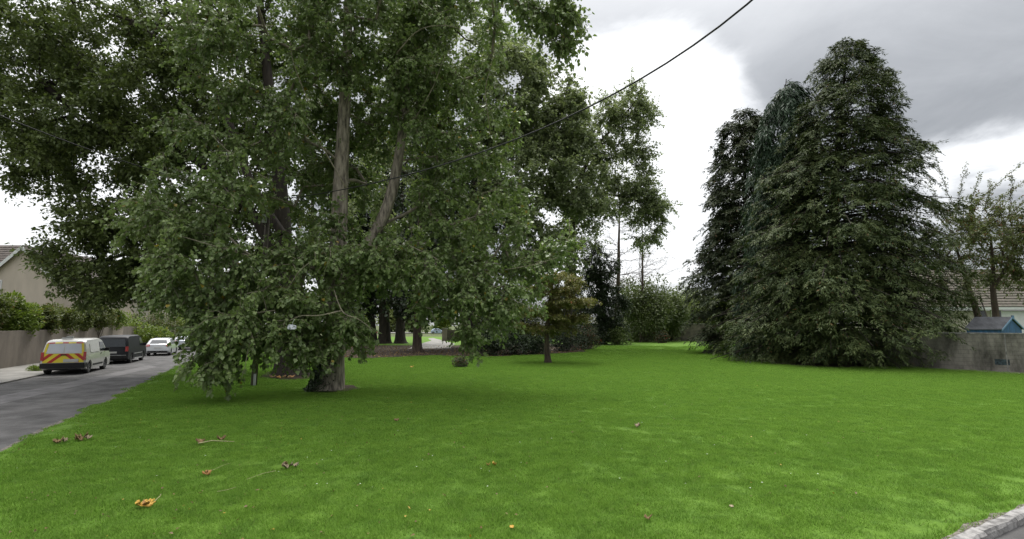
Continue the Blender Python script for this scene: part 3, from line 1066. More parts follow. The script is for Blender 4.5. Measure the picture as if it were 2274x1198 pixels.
# low wall and pillar by the path
pw = gp(985, 757.5)
lw = empty('low_wall', pw, 'low dark wall with an end pillar beside the curving path', 'wall')
MB().box((pw.x + 3.0, pw.y + .6, .85), (5.2, .3, 1.7)).build('wall_face', MAT['backwall'], lw)
MB().box((pw.x + .1, pw.y + .5, .95), (.75, .75, 1.9)).build('pillar', MAT['leftwall'], lw)
MB().box((pw.x + .1, pw.y + .5, 1.94), (.85, .85, .08)).build('pillar_cap', MAT['coping'], lw)

# left garden wall beyond the pavement
LW = []
for y in (14, 29, 33, 41, 50, 58):
    LW.append(Vector((float(np.interp(y, [14, 29, 33, 41, 50, 58], [-22.3, -29.0, -30.7, -34.2, -38.2, -41.8])), y, 0)))
m, mc_ = MB(), MB()
gw = empty('concrete_wall', LW[1], 'tall brown-grey concrete garden wall behind the parked vans', 'wall')
for a, b in zip(LW[:-1], LW[1:]):
    d = (b - a).normalized()
    n_ = Vector((-d.y, d.x, 0))
    n0 = max(1, round((b - a).length / 2.7))
    for k in range(n0):
        p, q = a.lerp(b, k / n0), a.lerp(b, (k + 1) / n0)
        hgt = 2.14 + .008 * (p.y - 29)
        mm = MB().prism([p + d * .002, q - d * .002, q - d * .002 + n_ * .22, p + d * .002 + n_ * .22], (0, 0, hgt))
        mm.build('panel', MAT['leftwall'], gw)

# house on the left: gable facing the road corner with the main roof behind it
HY = 41.0
ap, el, er = at(55, 549, HY), at(-120, 672, HY), at(128, 622, HY)
el = Vector((2 * ap.x - er.x, HY, er.z))
h1 = empty('gable_house', (ap.x, HY, 0), 'beige rendered house with brown tiled roof above the left wall', 'house')
dpt = Vector((-1.2, 9.0, 0))
wall_pts = [(el.x, HY, 0), (er.x, HY, 0), (er.x, HY, er.z), (ap.x, HY, ap.z), (el.x, HY, el.z)]
MB().prism(wall_pts, dpt).build('wall', MAT['render'], h1)
over = Vector((0, -.25, 0))
for side, e in (('l', el), ('r', er)):
    dirx = (Vector(ap) - Vector(e))
    e2 = Vector(e) - dirx * .06
    rf = tile_rows(e2 + over, e2 + dpt, Vector(ap) + dpt, Vector(ap) + over, 14) if side == 'r' else tile_rows(e2 + dpt, e2 + over, Vector(ap) + over, Vector(ap) + dpt, 14)
    up_ = Vector((0, 0, .09))
    rf.v = [tuple(Vector(v) + up_) for v in rf.v]
    tag(rf.build('roof', MAT['tile'], h1), kind='stuff')
    nn = Vector((0, 0, -.24))
    MB().prism([e2 + over * 1.08 + Vector((0, 0, .1)), Vector(ap) + over * 1.08 + Vector((0, 0, .1)), Vector(ap) + over * 1.08 + nn, e2 + over * 1.08 + nn], (0, -.03, 0)).build('bargeboard', MAT['white'], h1)
# main roof, ridge running left from the gable's apex
rl = at(-400, 546, HY + 4.5)
rr_ = at(62, 546, HY + 4.5)
b0 = Vector((rl.x, HY + .6, er.z + .3))
b1 = Vector((ap.x - .4, HY + .6, er.z + .3))
rf = tile_rows(b0, b1, rr_, rl, 14)
tag(rf.build('roof', MAT['tile'], h1), kind='stuff')
MB().box(((rl.x + el.x) / 2, HY + 5, er.z / 2), (abs(rl.x - el.x), 7, er.z)).build('wall', MAT['render'], h1)
wp = at(-12, 640, HY - .02)
f = MB().box((wp.x, HY - .03, wp.z), (1.1, .09, 1.3)).build('window', MAT['white'], h1)
MB().box((wp.x, HY - .09, wp.z), (.9, .04, 1.1)).build('pane', MAT['glass'], f)

# the pale terrace beyond
h2o = at(205, 650, 62)
h2 = empty('terrace_house', (h2o.x, 62, 0), 'pale terraced house with low tiled roof seen under the road tree', 'house')
xa, xb = at(118, 650, 62).x, at(300, 650, 62).x
MB().box(((xa + xb) / 2, 66, 2.9), (xb - xa, 8, 5.8)).build('wall', MAT['render2'], h2)
tag(tile_rows((xa - .3, 61.7, 5.7), (xb + .3, 61.7, 5.7), (xb + .3, 66, 7.6), (xa - .3, 66, 7.6), 12).build('roof', MAT['tile'], h2), kind='stuff')
MB().box(((xa + xb) / 2, 61.66, 5.62), (xb - xa + .6, .1, .2)).build('gutter', MAT['white'], h2)
for px in (150, 245):
    w_ = at(px, 668, 62)
    f = MB().box((w_.x, 61.98, w_.z), (1.7, .1, 1.3)).build('window', MAT['white'], h2)
    for dx in (-.4, .4):
        MB().box((w_.x + dx, 61.92, w_.z), (.68, .04, 1.12)).build('pane', MAT['glass'], f)
pc_ = at(152, 692, 60.5)
MB().box((pc_.x, 61.2, pc_.z), (3.2, 1.6, .16)).build('porch_canopy', MAT['white'], h2)

# bungalow on the right behind the shed
BY = 46.0
b3 = empty('tiled_bungalow', at(2230, 740, BY), 'white bungalow with mossy brown tiled roof behind the blue shed', 'house')
e0, e1 = at(2040, 682, BY), at(2560, 682, BY)
r0 = Vector((e0.x, BY + 5.2, at(2100, 600, BY + 5.2).z))
r1 = Vector((e1.x, BY + 5.2, r0.z))
tag(tile_rows(e0, e1, r1, r0, 15, .07).build('roof', MAT['tile2'], b3), kind='stuff')
tag(tile_rows((e1.x, BY + 10.4, e1.z), (e0.x, BY + 10.4, e0.z), r0, r1, 15, .07).build('roof', MAT['tile2'], b3), kind='stuff')
MB().box(((e0.x + e1.x) / 2, BY + .04, e0.z - .13), (e1.x - e0.x, .06, .24)).build('fascia', MAT['white'], b3)
MB().box(((e0.x + e1.x) / 2, BY + 5.2, (e0.z - .3) / 2), (e1.x - e0.x - .8, 9.4, e0.z - .3)).build('wall', MAT['render2'], b3)
ga, gb = at(2234, 710, BY).x, at(2420, 710, BY).x
MB().box(((ga + gb) / 2, BY + .46, (e0.z - .35) / 2), (gb - ga, .1, e0.z - .4)).build('garage_door', MAT['white'], b3)
for px in (2178, 2212):
    w_ = at(px, 703, BY + .5)
    f = MB().box((w_.x, BY + .47, w_.z), (.95, .1, 1.2)).build('window', MAT['white'], b3)
    MB().box((w_.x, BY + .41, w_.z), (.76, .04, 1.0)).build('pane', MAT['glass'], f)
for k in (-1, 1):
    zz = 1
# blue shed against the far side of the wall
SY = 30.6
sh = empty('garden_shed', at(2200, 742, SY + .8), 'blue timber garden shed with grey felt roof behind the block wall', 'shed')
A0 = at(2222, 731, SY)       # near eave, gable corner
Ag = at(2243, 706, SY + .72)  # apex
A1 = Vector((2 * Ag.x - A0.x, 2 * Ag.y - A0.y, A0.z))
Lv = Vector((at(2146, 731, SY + .25).x - A0.x, .25, 0))
ax_ = Lv.normalized()
base = lambda v: Vector((v.x, v.y, 0))
body = [base(A0), base(A1), A1 - Vector((0, 0, .03)), Ag - Vector((0, 0, .05)), A0 - Vector((0, 0, .03))]
MB().prism(body, Lv).build('wall', MAT['shedblue'], sh)
# gable boards, each one its own
gdir = (A1 - A0)
gdir.z = 0
gl_ = gdir.length
gdir.normalize()
nb_ = 12
outn = -ax_
for k in range(nb_):
    u0, u1 = gl_ * k / nb_ + .006, gl_ * (k + 1) / nb_ - .006
    zt = lambda u: A0.z - .06 + (Ag.z - A0.z) * (1 - abs(u / gl_ * 2 - 1))
    q = [base(A0) + gdir * u0 + outn * .002, base(A0) + gdir * u1 + outn * .002]
    pol = [q[0], q[1], q[1] + Vector((0, 0, zt(u1))), q[0] + Vector((0, 0, zt(u0)))]
    MB().prism(pol, outn * .02).build('board', MAT['shedblue'], sh)
ov = outn * .12
for e in (A0, A1):
    dn = (Ag - e) * -.10
    q = [e + dn + ov + Vector((0, 0, .02)), Ag + ov + Vector((0, 0, .02)), Ag + Lv + ax_ * .1 + Vector((0, 0, .02)), e + dn + Lv + ax_ * .1 + Vector((0, 0, .02))]
    MB().prism(q, (0, 0, .035)).build('roof', MAT['felt'], sh)
    q2 = [e + dn + ov * 1.03, Ag + ov * 1.03, Ag + ov * 1.03 - Vector((0, 0, .10)), e + dn + ov * 1.03 - Vector((0, 0, .10))]
    MB().prism([v + Vector((0, 0, .05)) for v in q2], outn * .03).build('bargeboard', MAT['shedblue2'], sh)
MB().box(Ag + ov * 1.2 + Vector((0, 0, .04)), (.10, .10, .20)).build('finial', MAT['shedblue2'], sh)

# white gabled house and bungalow beyond the back wall
b4 = empty('white_gable_house', at(1575, 735, 104), 'white house with dark slate roof glimpsed past the leftmost conifer', 'house')
c0 = at(1590, 700, 104)
gw_, gh_ = 4.5, 4.6
MB().prism([(c0.x - gw_, 104, 0), (c0.x + gw_, 104, 0), (c0.x + gw_, 104, gh_), (c0.x, 104, gh_ + 3.6), (c0.x - gw_, 104, gh_)], (1.5, 9, 0)).build('wall', MAT['render2'], b4)
for sx in (-1, 1):
    e = Vector((c0.x + sx * (gw_ + .4), 103.6, gh_ - .2))
    a_ = Vector((c0.x, 103.6, gh_ + 3.75))
    dd_ = Vector((1.5, 9.8, 0))
    q = (e, e + dd_, a_ + dd_, a_) if sx > 0 else (e + dd_, e, a_, a_ + dd_)
    tag(tile_rows(*q, 12).build('roof', MAT['felt'], b4), kind='stuff')
b5 = empty('pale_bungalow', at(1400, 735, 98), 'pale grey bungalow wall showing above the dark back wall', 'house')
x0, x1 = at(1330, 700, 98).x, at(1530, 700, 98).x
MB().box(((x0 + x1) / 2, 101, 2.0), (x1 - x0, 6, 4.0)).build('wall', MAT['render2'], b5)
tag(tile_rows((x0 - .3, 97.7, 4.0), (x1 + .3, 97.7, 4.0), (x1 + .3, 101, 5.6), (x0 - .3, 101, 5.6), 10).build('roof', MAT['felt'], b5), kind='stuff')
w_ = at(1430, 708, 98)
f = MB().box((w_.x, 97.97, w_.z), (1.8, .1, 1.1)).build('window', MAT['white'], b5)
MB().box((w_.x, 97.9, w_.z), (1.5, .04, .9)).build('pane', MAT['glass'], f)

# ------------------------------------------------------------------ vehicles
def clip(poly, lo, hi):
    """clip a 2-D polygon to a rectangle"""
    for axis, val, sgn in ((0, lo[0], 1), (0, hi[0], -1), (1, lo[1], 1), (1, hi[1], -1)):
        out = []
        for i in range(len(poly)):
            a, b = poly[i - 1], poly[i]
            ina, inb = (a[axis] - val) * sgn >= 0, (b[axis] - val) * sgn >= 0
            if ina != inb:
                t = (val - a[axis]) / (b[axis] - a[axis])
                out.append((a[0] + (b[0] - a[0]) * t, a[1] + (b[1] - a[1]) * t))
            if inb:
                out.append(b)
        poly = out
        if not poly:
            return []
    return poly


class Vehicle:
    """x forward from the rear bumper, y to the left, z up; profile is the side silhouette without the underside"""

    def __init__(s, name, label, cat, p_rear_right, heading, length, width, wb, rear_over, wheel_r, top, belt, tumble, paint, group=None, roofw=.80):
        s.w, s.belt, s.tum, s.wr = width / 2, belt, tumble, wheel_r
        s.zr = max(p[1] for p in top)
        # heading: angle from +Y towards -X
        rz = math.pi / 2 + heading
        s.axles = (rear_over, rear_over + wb)
        fw = Vector((math.cos(rz), math.sin(rz), 0))
        lf = Vector((-fw.y, fw.x, 0))
        org = p_rear_right - fw * rear_over + lf * (s.w - .09)
        s.root = empty(name, org, label, cat, group, rz)
        s.top = top
        prof = list(top)
        x0, x1 = top[0][0], top[-1][0]
        zb = top[-1][1]
        bot = []
        for ax in reversed(s.axles):
            rr = wheel_r * 1.16
            bot += [(ax + rr * math.cos(t), max(.20, wheel_r + rr * math.sin(t))) for t in np.linspace(-.25, math.pi + .25, 11)]
        prof += bot
        s.prof = prof
        cx, cz = (x0 + x1) / 2, s.zr * .55
        n = len(prof)
        ring_side = []
        for i, (x, z) in enumerate(prof):
            if i < len(top):
                k = .05
                ring_side.append((x + (cx - x) / max(abs(cx - x), .3) * k, z - (k if z > belt else 0)))
            else:
                ring_side.append((x, z))
        v = []
        for sg in (-1, 1):
            v += [(x, sg * s.wid(z) * (roofw if (z > belt + .25) else .93), z) for x, z in prof]
            v += [(x, sg * s.wid(z), z) for x, z in ring_side]
        f = []
        for j in range(n):
            k = (j + 1) % n
            f.append((j, k, n + k, n + j))
            f.append((2 * n + k, 2 * n + j, 3 * n + j, 3 * n + k))
            f.append((k, j, 2 * n + j, 2 * n + k))
        tri = tessellate_polygon([[Vector((x, z, 0)) for x, z in ring_side]])
        for a, b, c_ in tri:
            f.append((n + a, n + b, n + c_))
            f.append((3 * n + a, 3 * n + c_, 3 * n + b))
        me = bpy.data.meshes.new('body')
        me.from_pydata(v, [], f)
        bm = bmesh.new()
        bm.from_mesh(me)
        bmesh.ops.recalc_face_normals(bm, faces=bm.faces)
        for e in bm.edges:
            if len(e.link_faces) == 2:
                e.smooth = e.calc_face_angle(3.0) < R(38)
        for fc in bm.faces:
            fc.smooth = True
        bm.to_mesh(me)
        bm.free()
        s.body = link('body', me, paint, s.root)

    def wid(s, z):
        if z <= s.belt:
            return s.w * (1 - .05 * max(0, (.55 - z)))
        return s.w - s.tum * (z - s.belt) / (s.zr - s.belt)

    def rear_x(s, z):
        pts = []
        for p in s.top:
            pts.append(p)
            if p[1] >= s.zr - .12:
                break
        return float(np.interp(z, [p[1] for p in pts], [p[0] for p in pts]))

    def front_x(s, z):
        pts = []
        for p in reversed(s.top):
            pts.append(p)
            if p[1] >= s.zr - .05:
                break
        return float(np.interp(z, [p[1] for p in pts], [p[0] for p in pts]))

    def side(s, name, poly, mat, parent=None, sides=(-1, 1), t=.012, o=.004):
        for sg in sides:
            q = [Vector((x, sg * (s.wid(z) + o), z)) for x, z in poly]
            MB().prism(q, (0, sg * t, 0)).build(name, mat, parent or s.root, world_pos=False)

    def rear(s, name, poly, mat, parent=None, t=.012, o=.006, label=None):
        q = [Vector((s.rear_x(z) - o, y, z)) for y, z in poly]
        ob = MB().prism(q, (-t, 0, 0)).build(name, mat, parent or s.root, world_pos=False)
        return ob

    def front(s, name, poly, mat, t=.012, o=.01):
        q = [Vector((s.front_x(z) + o, y, z)) for y, z in poly]
        return MB().prism(q, (t, 0, 0)).build(name, mat, s.root, world_pos=False)

    def wheels(s, rimmat):
        for ax in s.axles:
            for sg in (-1, 1):
                w = empty('wheel', (ax, sg * (s.w - .12), s.wr), parent=s.root)
                r = s.wr
                prof = [(r * .62, -.095), (r * .90, -.105), (r, -.08), (r, .08), (r * .90, .105), (r * .62, .095)]
                n, m = 24, len(prof)
                v = [(q[0] * math.cos(a), q[1], q[0] * math.sin(a)) for a in np.arange(n) * 2 * math.pi / n for q in prof]
                f = [(i * m + j, ((i + 1) % n) * m + j, ((i + 1) % n) * m + (j + 1) % m, i * m + (j + 1) % m) for i in range(n) for j in range(m)]
                mk('tyre', v, f, MAT['tyre'], w, True, False)
                rm = MB()
                for k in range(5):
                    a = k * 2 * math.pi / 5
                    rm.prism([(math.cos(a + d) * rr, sg * .085, math.sin(a + d) * rr) for d, rr in ((-.42, r * .14), (-.2, r * .63), (.2, r * .63), (.42, r * .14))], (0, -sg * .03, 0))
                v2 = [(math.cos(a) * rr, sg * yy, math.sin(a) * rr) for rr, yy in ((r * .60, .07), (r * .66, .095), (r * .66, .05), (r * .60, .03)) for a in np.arange(20) * 2 * math.pi / 20]
                rm.add(v2, [(q * 20 + i, q * 20 + (i + 1) % 20, ((q + 1) % 4) * 20 + (i + 1) % 20, ((q + 1) % 4) * 20 + i) for q in range(4) for i in range(20)])
                rm.add([(math.cos(a) * r * .6, sg * .03, math.sin(a) * r * .6) for a in np.arange(12) * math.pi / 6], [tuple(range(12))])
                rm.build('rim', rimmat, w, world_pos=False)

    def mirrors(s, x, z, mat):
        for sg in (-1, 1):
            MB().box((x, sg * (s.w + .10), z), (.10, .20, .18)).box((x, sg * (s.w + .0), z - .05), (.05, .08, .05)).build('mirror', mat, s.root, world_pos=False)

    def underside(s):
        MB().box(((s.top[0][0] + s.top[-1][0]) / 2, 0, .33), (s.top[-1][0] - .35, s.w * 1.5, .22)).build('underbody', MAT['trim'], s.root, world_pos=False)


def rect(y0, y1, z0, z1):
    return [(y0, z0), (y1, z0), (y1, z1), (y0, z1)]


HEAD = R(24.5)
# white works van with chevrons
v1 = Vehicle('chevron_van', 'white panel van with red and yellow chevrons on its back doors', 'van', gp(193, 829, -.06), HEAD, 4.40, 1.85, 2.79, .74, .325,
             [(.06, .34), (.0, .48), (.03, .62), (.05, 1.05), (.16, 1.60), (.24, 1.72), (.50, 1.80), (2.6, 1.83), (3.02, 1.74), (3.62, 1.20), (4.10, 1.06), (4.33, .86), (4.40, .55), (4.36, .25)],
             1.02, .15, MAT['vanwhite'], 'vans and cars parked on the pavement edge')
v1.underside()
v1.wheels(MAT['rim'])
v1.rear('rear_bumper', rect(-.90, .90, .33, .60), MAT['trim'], t=.05)
cp = v1.rear('chevron_panel', rect(-.84, .84, .62, 1.08), MAT['yellow'], t=.006)
for sg in (-1, 1):
    for k in range(4):
        y0 = -.10 + k * .44
        pol = [(y0, 1.14), (y0 + .20, 1.14), (y0 + .20 + .62, .58), (y0 + .62, .58)]
        pol = clip(pol, (0.0, .625), (.838, 1.075))
        if len(pol) > 2:
            v1.rear('chevron_stripe', [(sg * y, z) for y, z in pol], MAT['redsheet'], cp, t=.004, o=.0145)
    v1.rear('window_edging', [(sg * .84, 1.08), (sg * .74, 1.08), (sg * .66, 1.60), (sg * .76, 1.60)], MAT['yellow'], t=.006)
    v1.rear('edging_band', [(sg * .12, 1.66), (sg * .42, 1.66), (sg * .42, 1.60), (sg * .12, 1.60)], MAT['yellow'], t=.006)
    v1.rear('edging_band', [(sg * .44, 1.66), (sg * .76, 1.64), (sg * .70, 1.595), (sg * .44, 1.60)], MAT['redsheet'], t=.006)
    v1.rear('door_window', [(sg * .03, 1.10), (sg * .72, 1.10), (sg * .65, 1.58), (sg * .03, 1.58)], MAT['panelglass'], t=.006)
    v1.rear('tail_lamp', rect(sg * .80, sg * .925, .74, 1.16), MAT['redlens'], t=.03)
v1.rear('edging_band', rect(-.12, .12, 1.605, 1.66), MAT['redsheet'], t=.006)
v1.rear('number_plate', rect(-.62, .0, .64, .80), MAT['plate'], t=.006, o=.019)
v1.rear('door_handle', rect(-.12, .12, .99, 1.04), MAT['trim'], t=.03, o=.014)
MB().box((.55, .05, 1.865), (.18, .45, .07)).box((.55, -.05, 1.93), (.12, .28, .06)).build('roof_beacon', MAT['grey'], v1.root, world_pos=False)
v1.side('side_window', [(2.42, 1.12), (3.40, 1.12), (3.36, 1.20), (2.96, 1.60), (2.42, 1.62)], MAT['glass'])
v1.side('side_panel', [(.75, 1.10), (2.15, 1.10), (2.15, 1.56), (.75, 1.56)], MAT['vanwhite'], o=.002, t=.014)
v1.side('side_moulding', [(1.25, .38), (2.95, .38), (2.95, .47), (1.25, .47)], MAT['trim'])
v1.side('door_seam', [(2.30, .42), (2.315, .42), (2.315, 1.66), (2.30, 1.66)], MAT['trim'], o=.001, t=.006)
v1.side('wheel_trim', [(.02, .36), (.34, .36), (.34, .60), (.02, .60)], MAT['trim'])
v1.front('windscreen', rect(-.74, .74, 1.22, 1.68), MAT['glass'])
v1.mirrors(3.22, 1.16, MAT['trim'])
v1.side('door_handle', [(2.45, .96), (2.62, .96), (2.62, 1.0), (2.45, 1.0)], MAT['trim'], t=.03)

# black van
v2 = Vehicle('black_van', 'glossy black panel van parked ahead of the chevron van', 'van', gp(288, 806.5, -.06), HEAD - R(1), 4.88, 1.80, 3.0, .95, .33,
             [(.05, .34), (.0, .46), (.03, .62), (.06, 1.10), (.16, 1.68), (.24, 1.78), (.50, 1.84), (3.0, 1.86), (3.35, 1.78), (3.95, 1.20), (4.55, 1.02), (4.80, .80), (4.88, .55), (4.84, .25)],
             1.04, .13, MAT['vanblack'], 'vans and cars parked on the pavement edge')
v2.underside()
v2.wheels(MAT['rim'])
v2.rear('rear_window', [(-.72, 1.12), (.72, 1.12), (.65, 1.62), (-.65, 1.62)], MAT['glass'])
v2.rear('rear_bumper', rect(-.87, .87, .36, .60), MAT['trim'], t=.04)
v2.rear('bumper_strip', rect(-.80, .80, .56, .585), MAT['grey'], t=.006, o=.05)
for sg in (-1, 1):
    v2.rear('tail_lamp', rect(sg * .72, sg * .89, .82, 1.13), MAT['redlens'], t=.03)
v2.rear('number_plate', rect(-.27, .27, .70, .81), MAT['plate'])
v2.side('side_window', [(2.85, 1.14), (3.80, 1.14), (3.34, 1.64), (2.85, 1.66)], MAT['glass'])
v2.side('side_moulding', [(1.40, .60), (3.50, .60), (3.50, .64), (1.40, .64)], MAT['grey'], t=.015)
v2.side('sill_bar', [(1.42, .24), (3.48, .24), (3.48, .31), (1.42, .31)], MAT['grey'], t=.06)
v2.front('windscreen', rect(-.70, .70, 1.24, 1.70), MAT['glass'])
v2.mirrors(3.62, 1.18, MAT['vanblack'])


def hatch(name, label, p, head, paint, L=4.05, W=1.72, H=1.45, group=None, wb=2.5):
    k = H / 1.45
    c = Vehicle(name, label, 'car', p, head, L, W, wb, .72, .305,
                [(.08, .30), (.0, .42), (.02, .62), (.10, .92 * k), (.22, 1.0 * k), (.62, 1.36 * k), (1.0, 1.43 * k), (1.9, 1.45 * k), (2.3, 1.38 * k), (3.05, .95 * k), (3.7, .86 * k), (L - .1, .66), (L, .48), (L - .04, .22)],
                .92 * k, .22, paint, group, roofw=.78)
    c.underside()
    c.wheels(MAT['rim'])
    c.rear('rear_window', [(-.62, 1.02 * k), (.62, 1.02 * k), (.52, 1.30 * k), (-.52, 1.30 * k)], MAT['glass'])
    for sg in (-1, 1):
        c.rear('tail_lamp', [(sg * .56, .80), (sg * .84, .80), (sg * .80, .98), (sg * .58, .96)], MAT['redlens'], t=.03)
    c.rear('number_plate', rect(-.26, .26, .62, .73), MAT['plate'])
    c.rear('bumper_insert', rect(-.70, .70, .32, .42), MAT['trim'])
    c.side('side_window', [(.75, .98 * k), (1.72, .98 * k), (1.72, 1.36 * k), (.95, 1.34 * k)], MAT['glass'])
    c.side('side_window', [(1.78, .98 * k), (2.88, .98 * k), (2.30, 1.34 * k), (1.78, 1.36 * k)], MAT['glass'])
    c.side('door_seam', [(1.745, .38), (1.757, .38), (1.757, .94), (1.745, .94)], MAT['trim'], o=.001, t=.006)
    c.front('windscreen', rect(-.60, .60, 1.0 * k, 1.34 * k), MAT['glass'])
    c.mirrors(2.72, 1.0 * k, paint)
    return c


hatch('white_hatchback', 'white hatchback parked beyond the black van', gp(377, 789.5, -.06), HEAD, MAT['carwhite'], group='vans and cars parked on the pavement edge')
hatch('silver_car', 'silver car half hidden by leaves, farthest along the pavement', gp(428, 776.5, -.06), HEAD, MAT['carsilver'], L=4.3, wb=2.6, group='vans and cars parked on the pavement edge')
hatch('pale_blue_car', 'pale blue car on the far lawn road beyond the low wall', gp(962, 742, 0) + Vector((0, 0, 0)), R(-80), MAT['carblue'], L=4.3, wb=2.6)
hatch('red_car', 'small red car in the distance left of the dark trunks', gp(812, 742, 0), R(-60), MAT['carred'])

# ------------------------------------------------------------------ trees
L_ = lambda px, py, Y, rx, ry, rd, n: (at(px, py, Y), (rx * Y / F, rd, ry * Y / F), n)


def stem_px(pts, rads):
    return ([at(*p) for p in pts], rads)


pb = gp(728, 866)
PY = pb.y
# 1 the big poplar on the lawn
st1 = ([Vector((pb.x, PY, -.25))] + [at(x, y, PY) for x, y in ((742, 790), (746, 700), (750, 600), (752, 480), (757, 380), (763, 290), (768, 200), (772, 80), (776, -90), (778, -330), (778, -520))],
       [.60, .42, .37, .34, .31, .28, .25, .22, .19, .15, .09, .03])
st2 = ([at(x, y, PY + .1) for x, y in ((752, 640), (800, 570), (846, 500), (872, 430), (886, 350), (897, 270), (905, 190), (912, 80), (925, -60), (945, -300))],
       [.24, .24, .235, .22, .195, .17, .15, .12, .10, .03])
poplar_lobes = [
    L_(445, 420, 18.0, 135, 165, 1.5, 44), L_(400, 330, 18.6, 60, 90, 1.0, 9), L_(350, 500, 18.2, 80, 80, 1.2, 14),
    L_(460, 595, 17.6, 150, 100, 1.5, 46), L_(560, 695, 17.3, 150, 80, 1.3, 33), L_(520, 770, 17.0, 75, 45, .9, 10),
    L_(495, 720, 17.2, 80, 60, .9, 16), L_(445, 775, 17.0, 26, 36, .5, 4), L_(500, 815, 17.0, 40, 24, .5, 5),
    L_(700, 610, 18.4, 150, 90, 1.2, 44), L_(730, 715, 18.4, 90, 60, .9, 22), L_(650, 760, 17.9, 60, 45, .8, 9), L_(790, 745, 18.6, 28, 45, .6, 6),
    L_(940, 600, 19.6, 160, 66, 1.5, 42), L_(1070, 685, 19.4, 85, 45, 1.0, 16), L_(1030, 742, 19.3, 22, 24, .4, 4), L_(1120, 630, 19.8, 100, 70, 1.2, 20),
    L_(1230, 555, 20.0, 62, 45, .8, 11), L_(1060, 480, 20.6, 140, 120, 1.6, 44), L_(960, 680, 19.3, 40, 25, .7, 4),
    L_(560, 120, 19.0, 170, 130, 1.8, 46), L_(640, 300, 18.8, 70, 90, 1.0, 12), L_(450, 60, 18.6, 110, 60, 1.2, 14), L_(560, 240, 18.7, 60, 50, .8, 7),
    L_(800, 40, 19.3, 190, 110, 1.8, 66), L_(830, 150, 18.8, 110, 60, .9, 13), L_(1010, 90, 20, 150, 150, 2.0, 66), L_(1030, 270, 20.6, 130, 150, 1.8, 60), L_(930, 30, 22, 160, 90, 1.5, 34),
    L_(640, 430, 21.6, 80, 100, 1.0, 10), L_(880, 330, 22.6, 170, 180, 1.3, 54), L_(690, 230, 22.4, 90, 160, 1.3, 22), L_(960, 480, 22.6, 120, 120, 1.2, 20),
    L_(850, 560, 21.2, 110, 70, 1.0, 14), L_(830, 570, 18.5, 60, 45, .7, 10), L_(730, 110, 18.6, 60, 50, .7, 7), L_(890, 150, 18.9, 60, 60, .8, 8), L_(895, 270, 19.0, 50, 60, .5, 5), L_(740, 470, 18.9, 30, 30, .4, 3), L_(750, 430, 22.4, 80, 130, .9, 20), L_(820, 210, 22.5, 110, 150, 1.0, 34), L_(690, 300, 22.5, 70, 120, .9, 18),
    L_(1210, 30, 15.5, 80, 38, .9, 15), L_(1150, -30, 16.5, 80, 50, 1.0, 10), L_(1250, 70, 15.3, 30, 28, .5, 4),
    L_(500, -190, 14, 300, 150, 2.6, 30), L_(850, -220, 14, 300, 150, 2.6, 30), L_(760, -200, 20, 330, 170, 3.0, 60), L_(780, -420, 20, 220, 120, 2.4, 26),  # the nearer lobes, overhead and out of view, added to shade the lawn
]
tree1 = broadleaf('poplar_tree', 'large forked poplar with drooping grey-green branches on the lawn', [st1, st2], poplar_lobes, MAT['poplar'], MAT['bark'],
                  leaf=(.150, .135), twigs=9, per=17, tl=(.45, 1.15), droop=.55, seed=4, heart=True, twigmat=MAT['twig'], branchmat=MAT['limb'], hang=.75, flare=.30, rbase=.010, twigr=.009, shell=.55)
# the long pale boughs that show outside the leaves
for pts_, r_ in [([(760, 690, 17.6), (705, 703, 17.0), (668, 700, 16.7), (640, 714, 16.6)], .024), ([(610, 690, 17.2), (540, 699, 16.7), (475, 706, 16.5), (425, 736, 16.5)], .024), ([(545, 703, 16.6), (510, 716, 16.4), (482, 745, 16.4)], .014),
                 ([(560, 740, 16.8), (548, 790, 16.4), (545, 815, 16.4), (533, 848, 16.5)], .016), ([(740, 640, 18.2), (760, 700, 17.3), (795, 706, 17.2), (830, 736, 17.2)], .022), 
                 ([(560, 570, 17.4), (470, 545, 16.6), (385, 520, 16.6)], .020), ([(570, 760, 16.8), (505, 790, 16.5), (450, 812, 16.5)], .016), ([(520, 470, 17.2), (455, 450, 16.8), (420, 452, 16.8)], .016), 
                 ([(1080, 620, 19.4), (1130, 662, 18.9), (1170, 680, 18.8)], .018), ([(1120, 600, 19.6), (1180, 590, 19.0), (1240, 572, 19.0)], .018), ([(960, 600, 19.4), (935, 660, 18.7), (912, 690, 18.6)], .018), ([(720, 560, 18.0), (665, 600, 17.2), (640, 640, 17.1)], .018),
                 ([(600, 400, 18.4), (540, 370, 17.6), (470, 300, 17.4)], .022), ([(770, 420, 19.2), (700, 300, 18.4), (655, 250, 18.0)], .024), ([(900, 300, 19.4), (960, 200, 18.8), (990, 120, 18.6)], .022), ([(880, 120, 18.6), (930, 60, 18.4), (1000, 55, 18.2), (1060, 80, 18.2)], .022),
                 ([(1090, 300, 19.4), (1075, 200, 18.8), (1100, 110, 18.6)], .020), ([(690, 240, 18.6), (650, 140, 18.0), (640, 60, 18.0)], .018)]:
    P = np.array([list(at(*q)) for q in pts_])
    t_ = np.linspace(0, len(P) - 1, 12)
    Q = np.stack([np.interp(t_, np.arange(len(P)), P[:, i]) for i in range(3)], 1)
    for _ in range(2):
        Q[1:-1] = Q[1:-1] * .5 + (Q[:-2] + Q[2:]) * .25
    MB().tube([Vector(q) for q in Q], [r_ * (1 - .65 * k / 11) for k in range(12)], 6).build('bough', MAT['twig'], tree1, True)
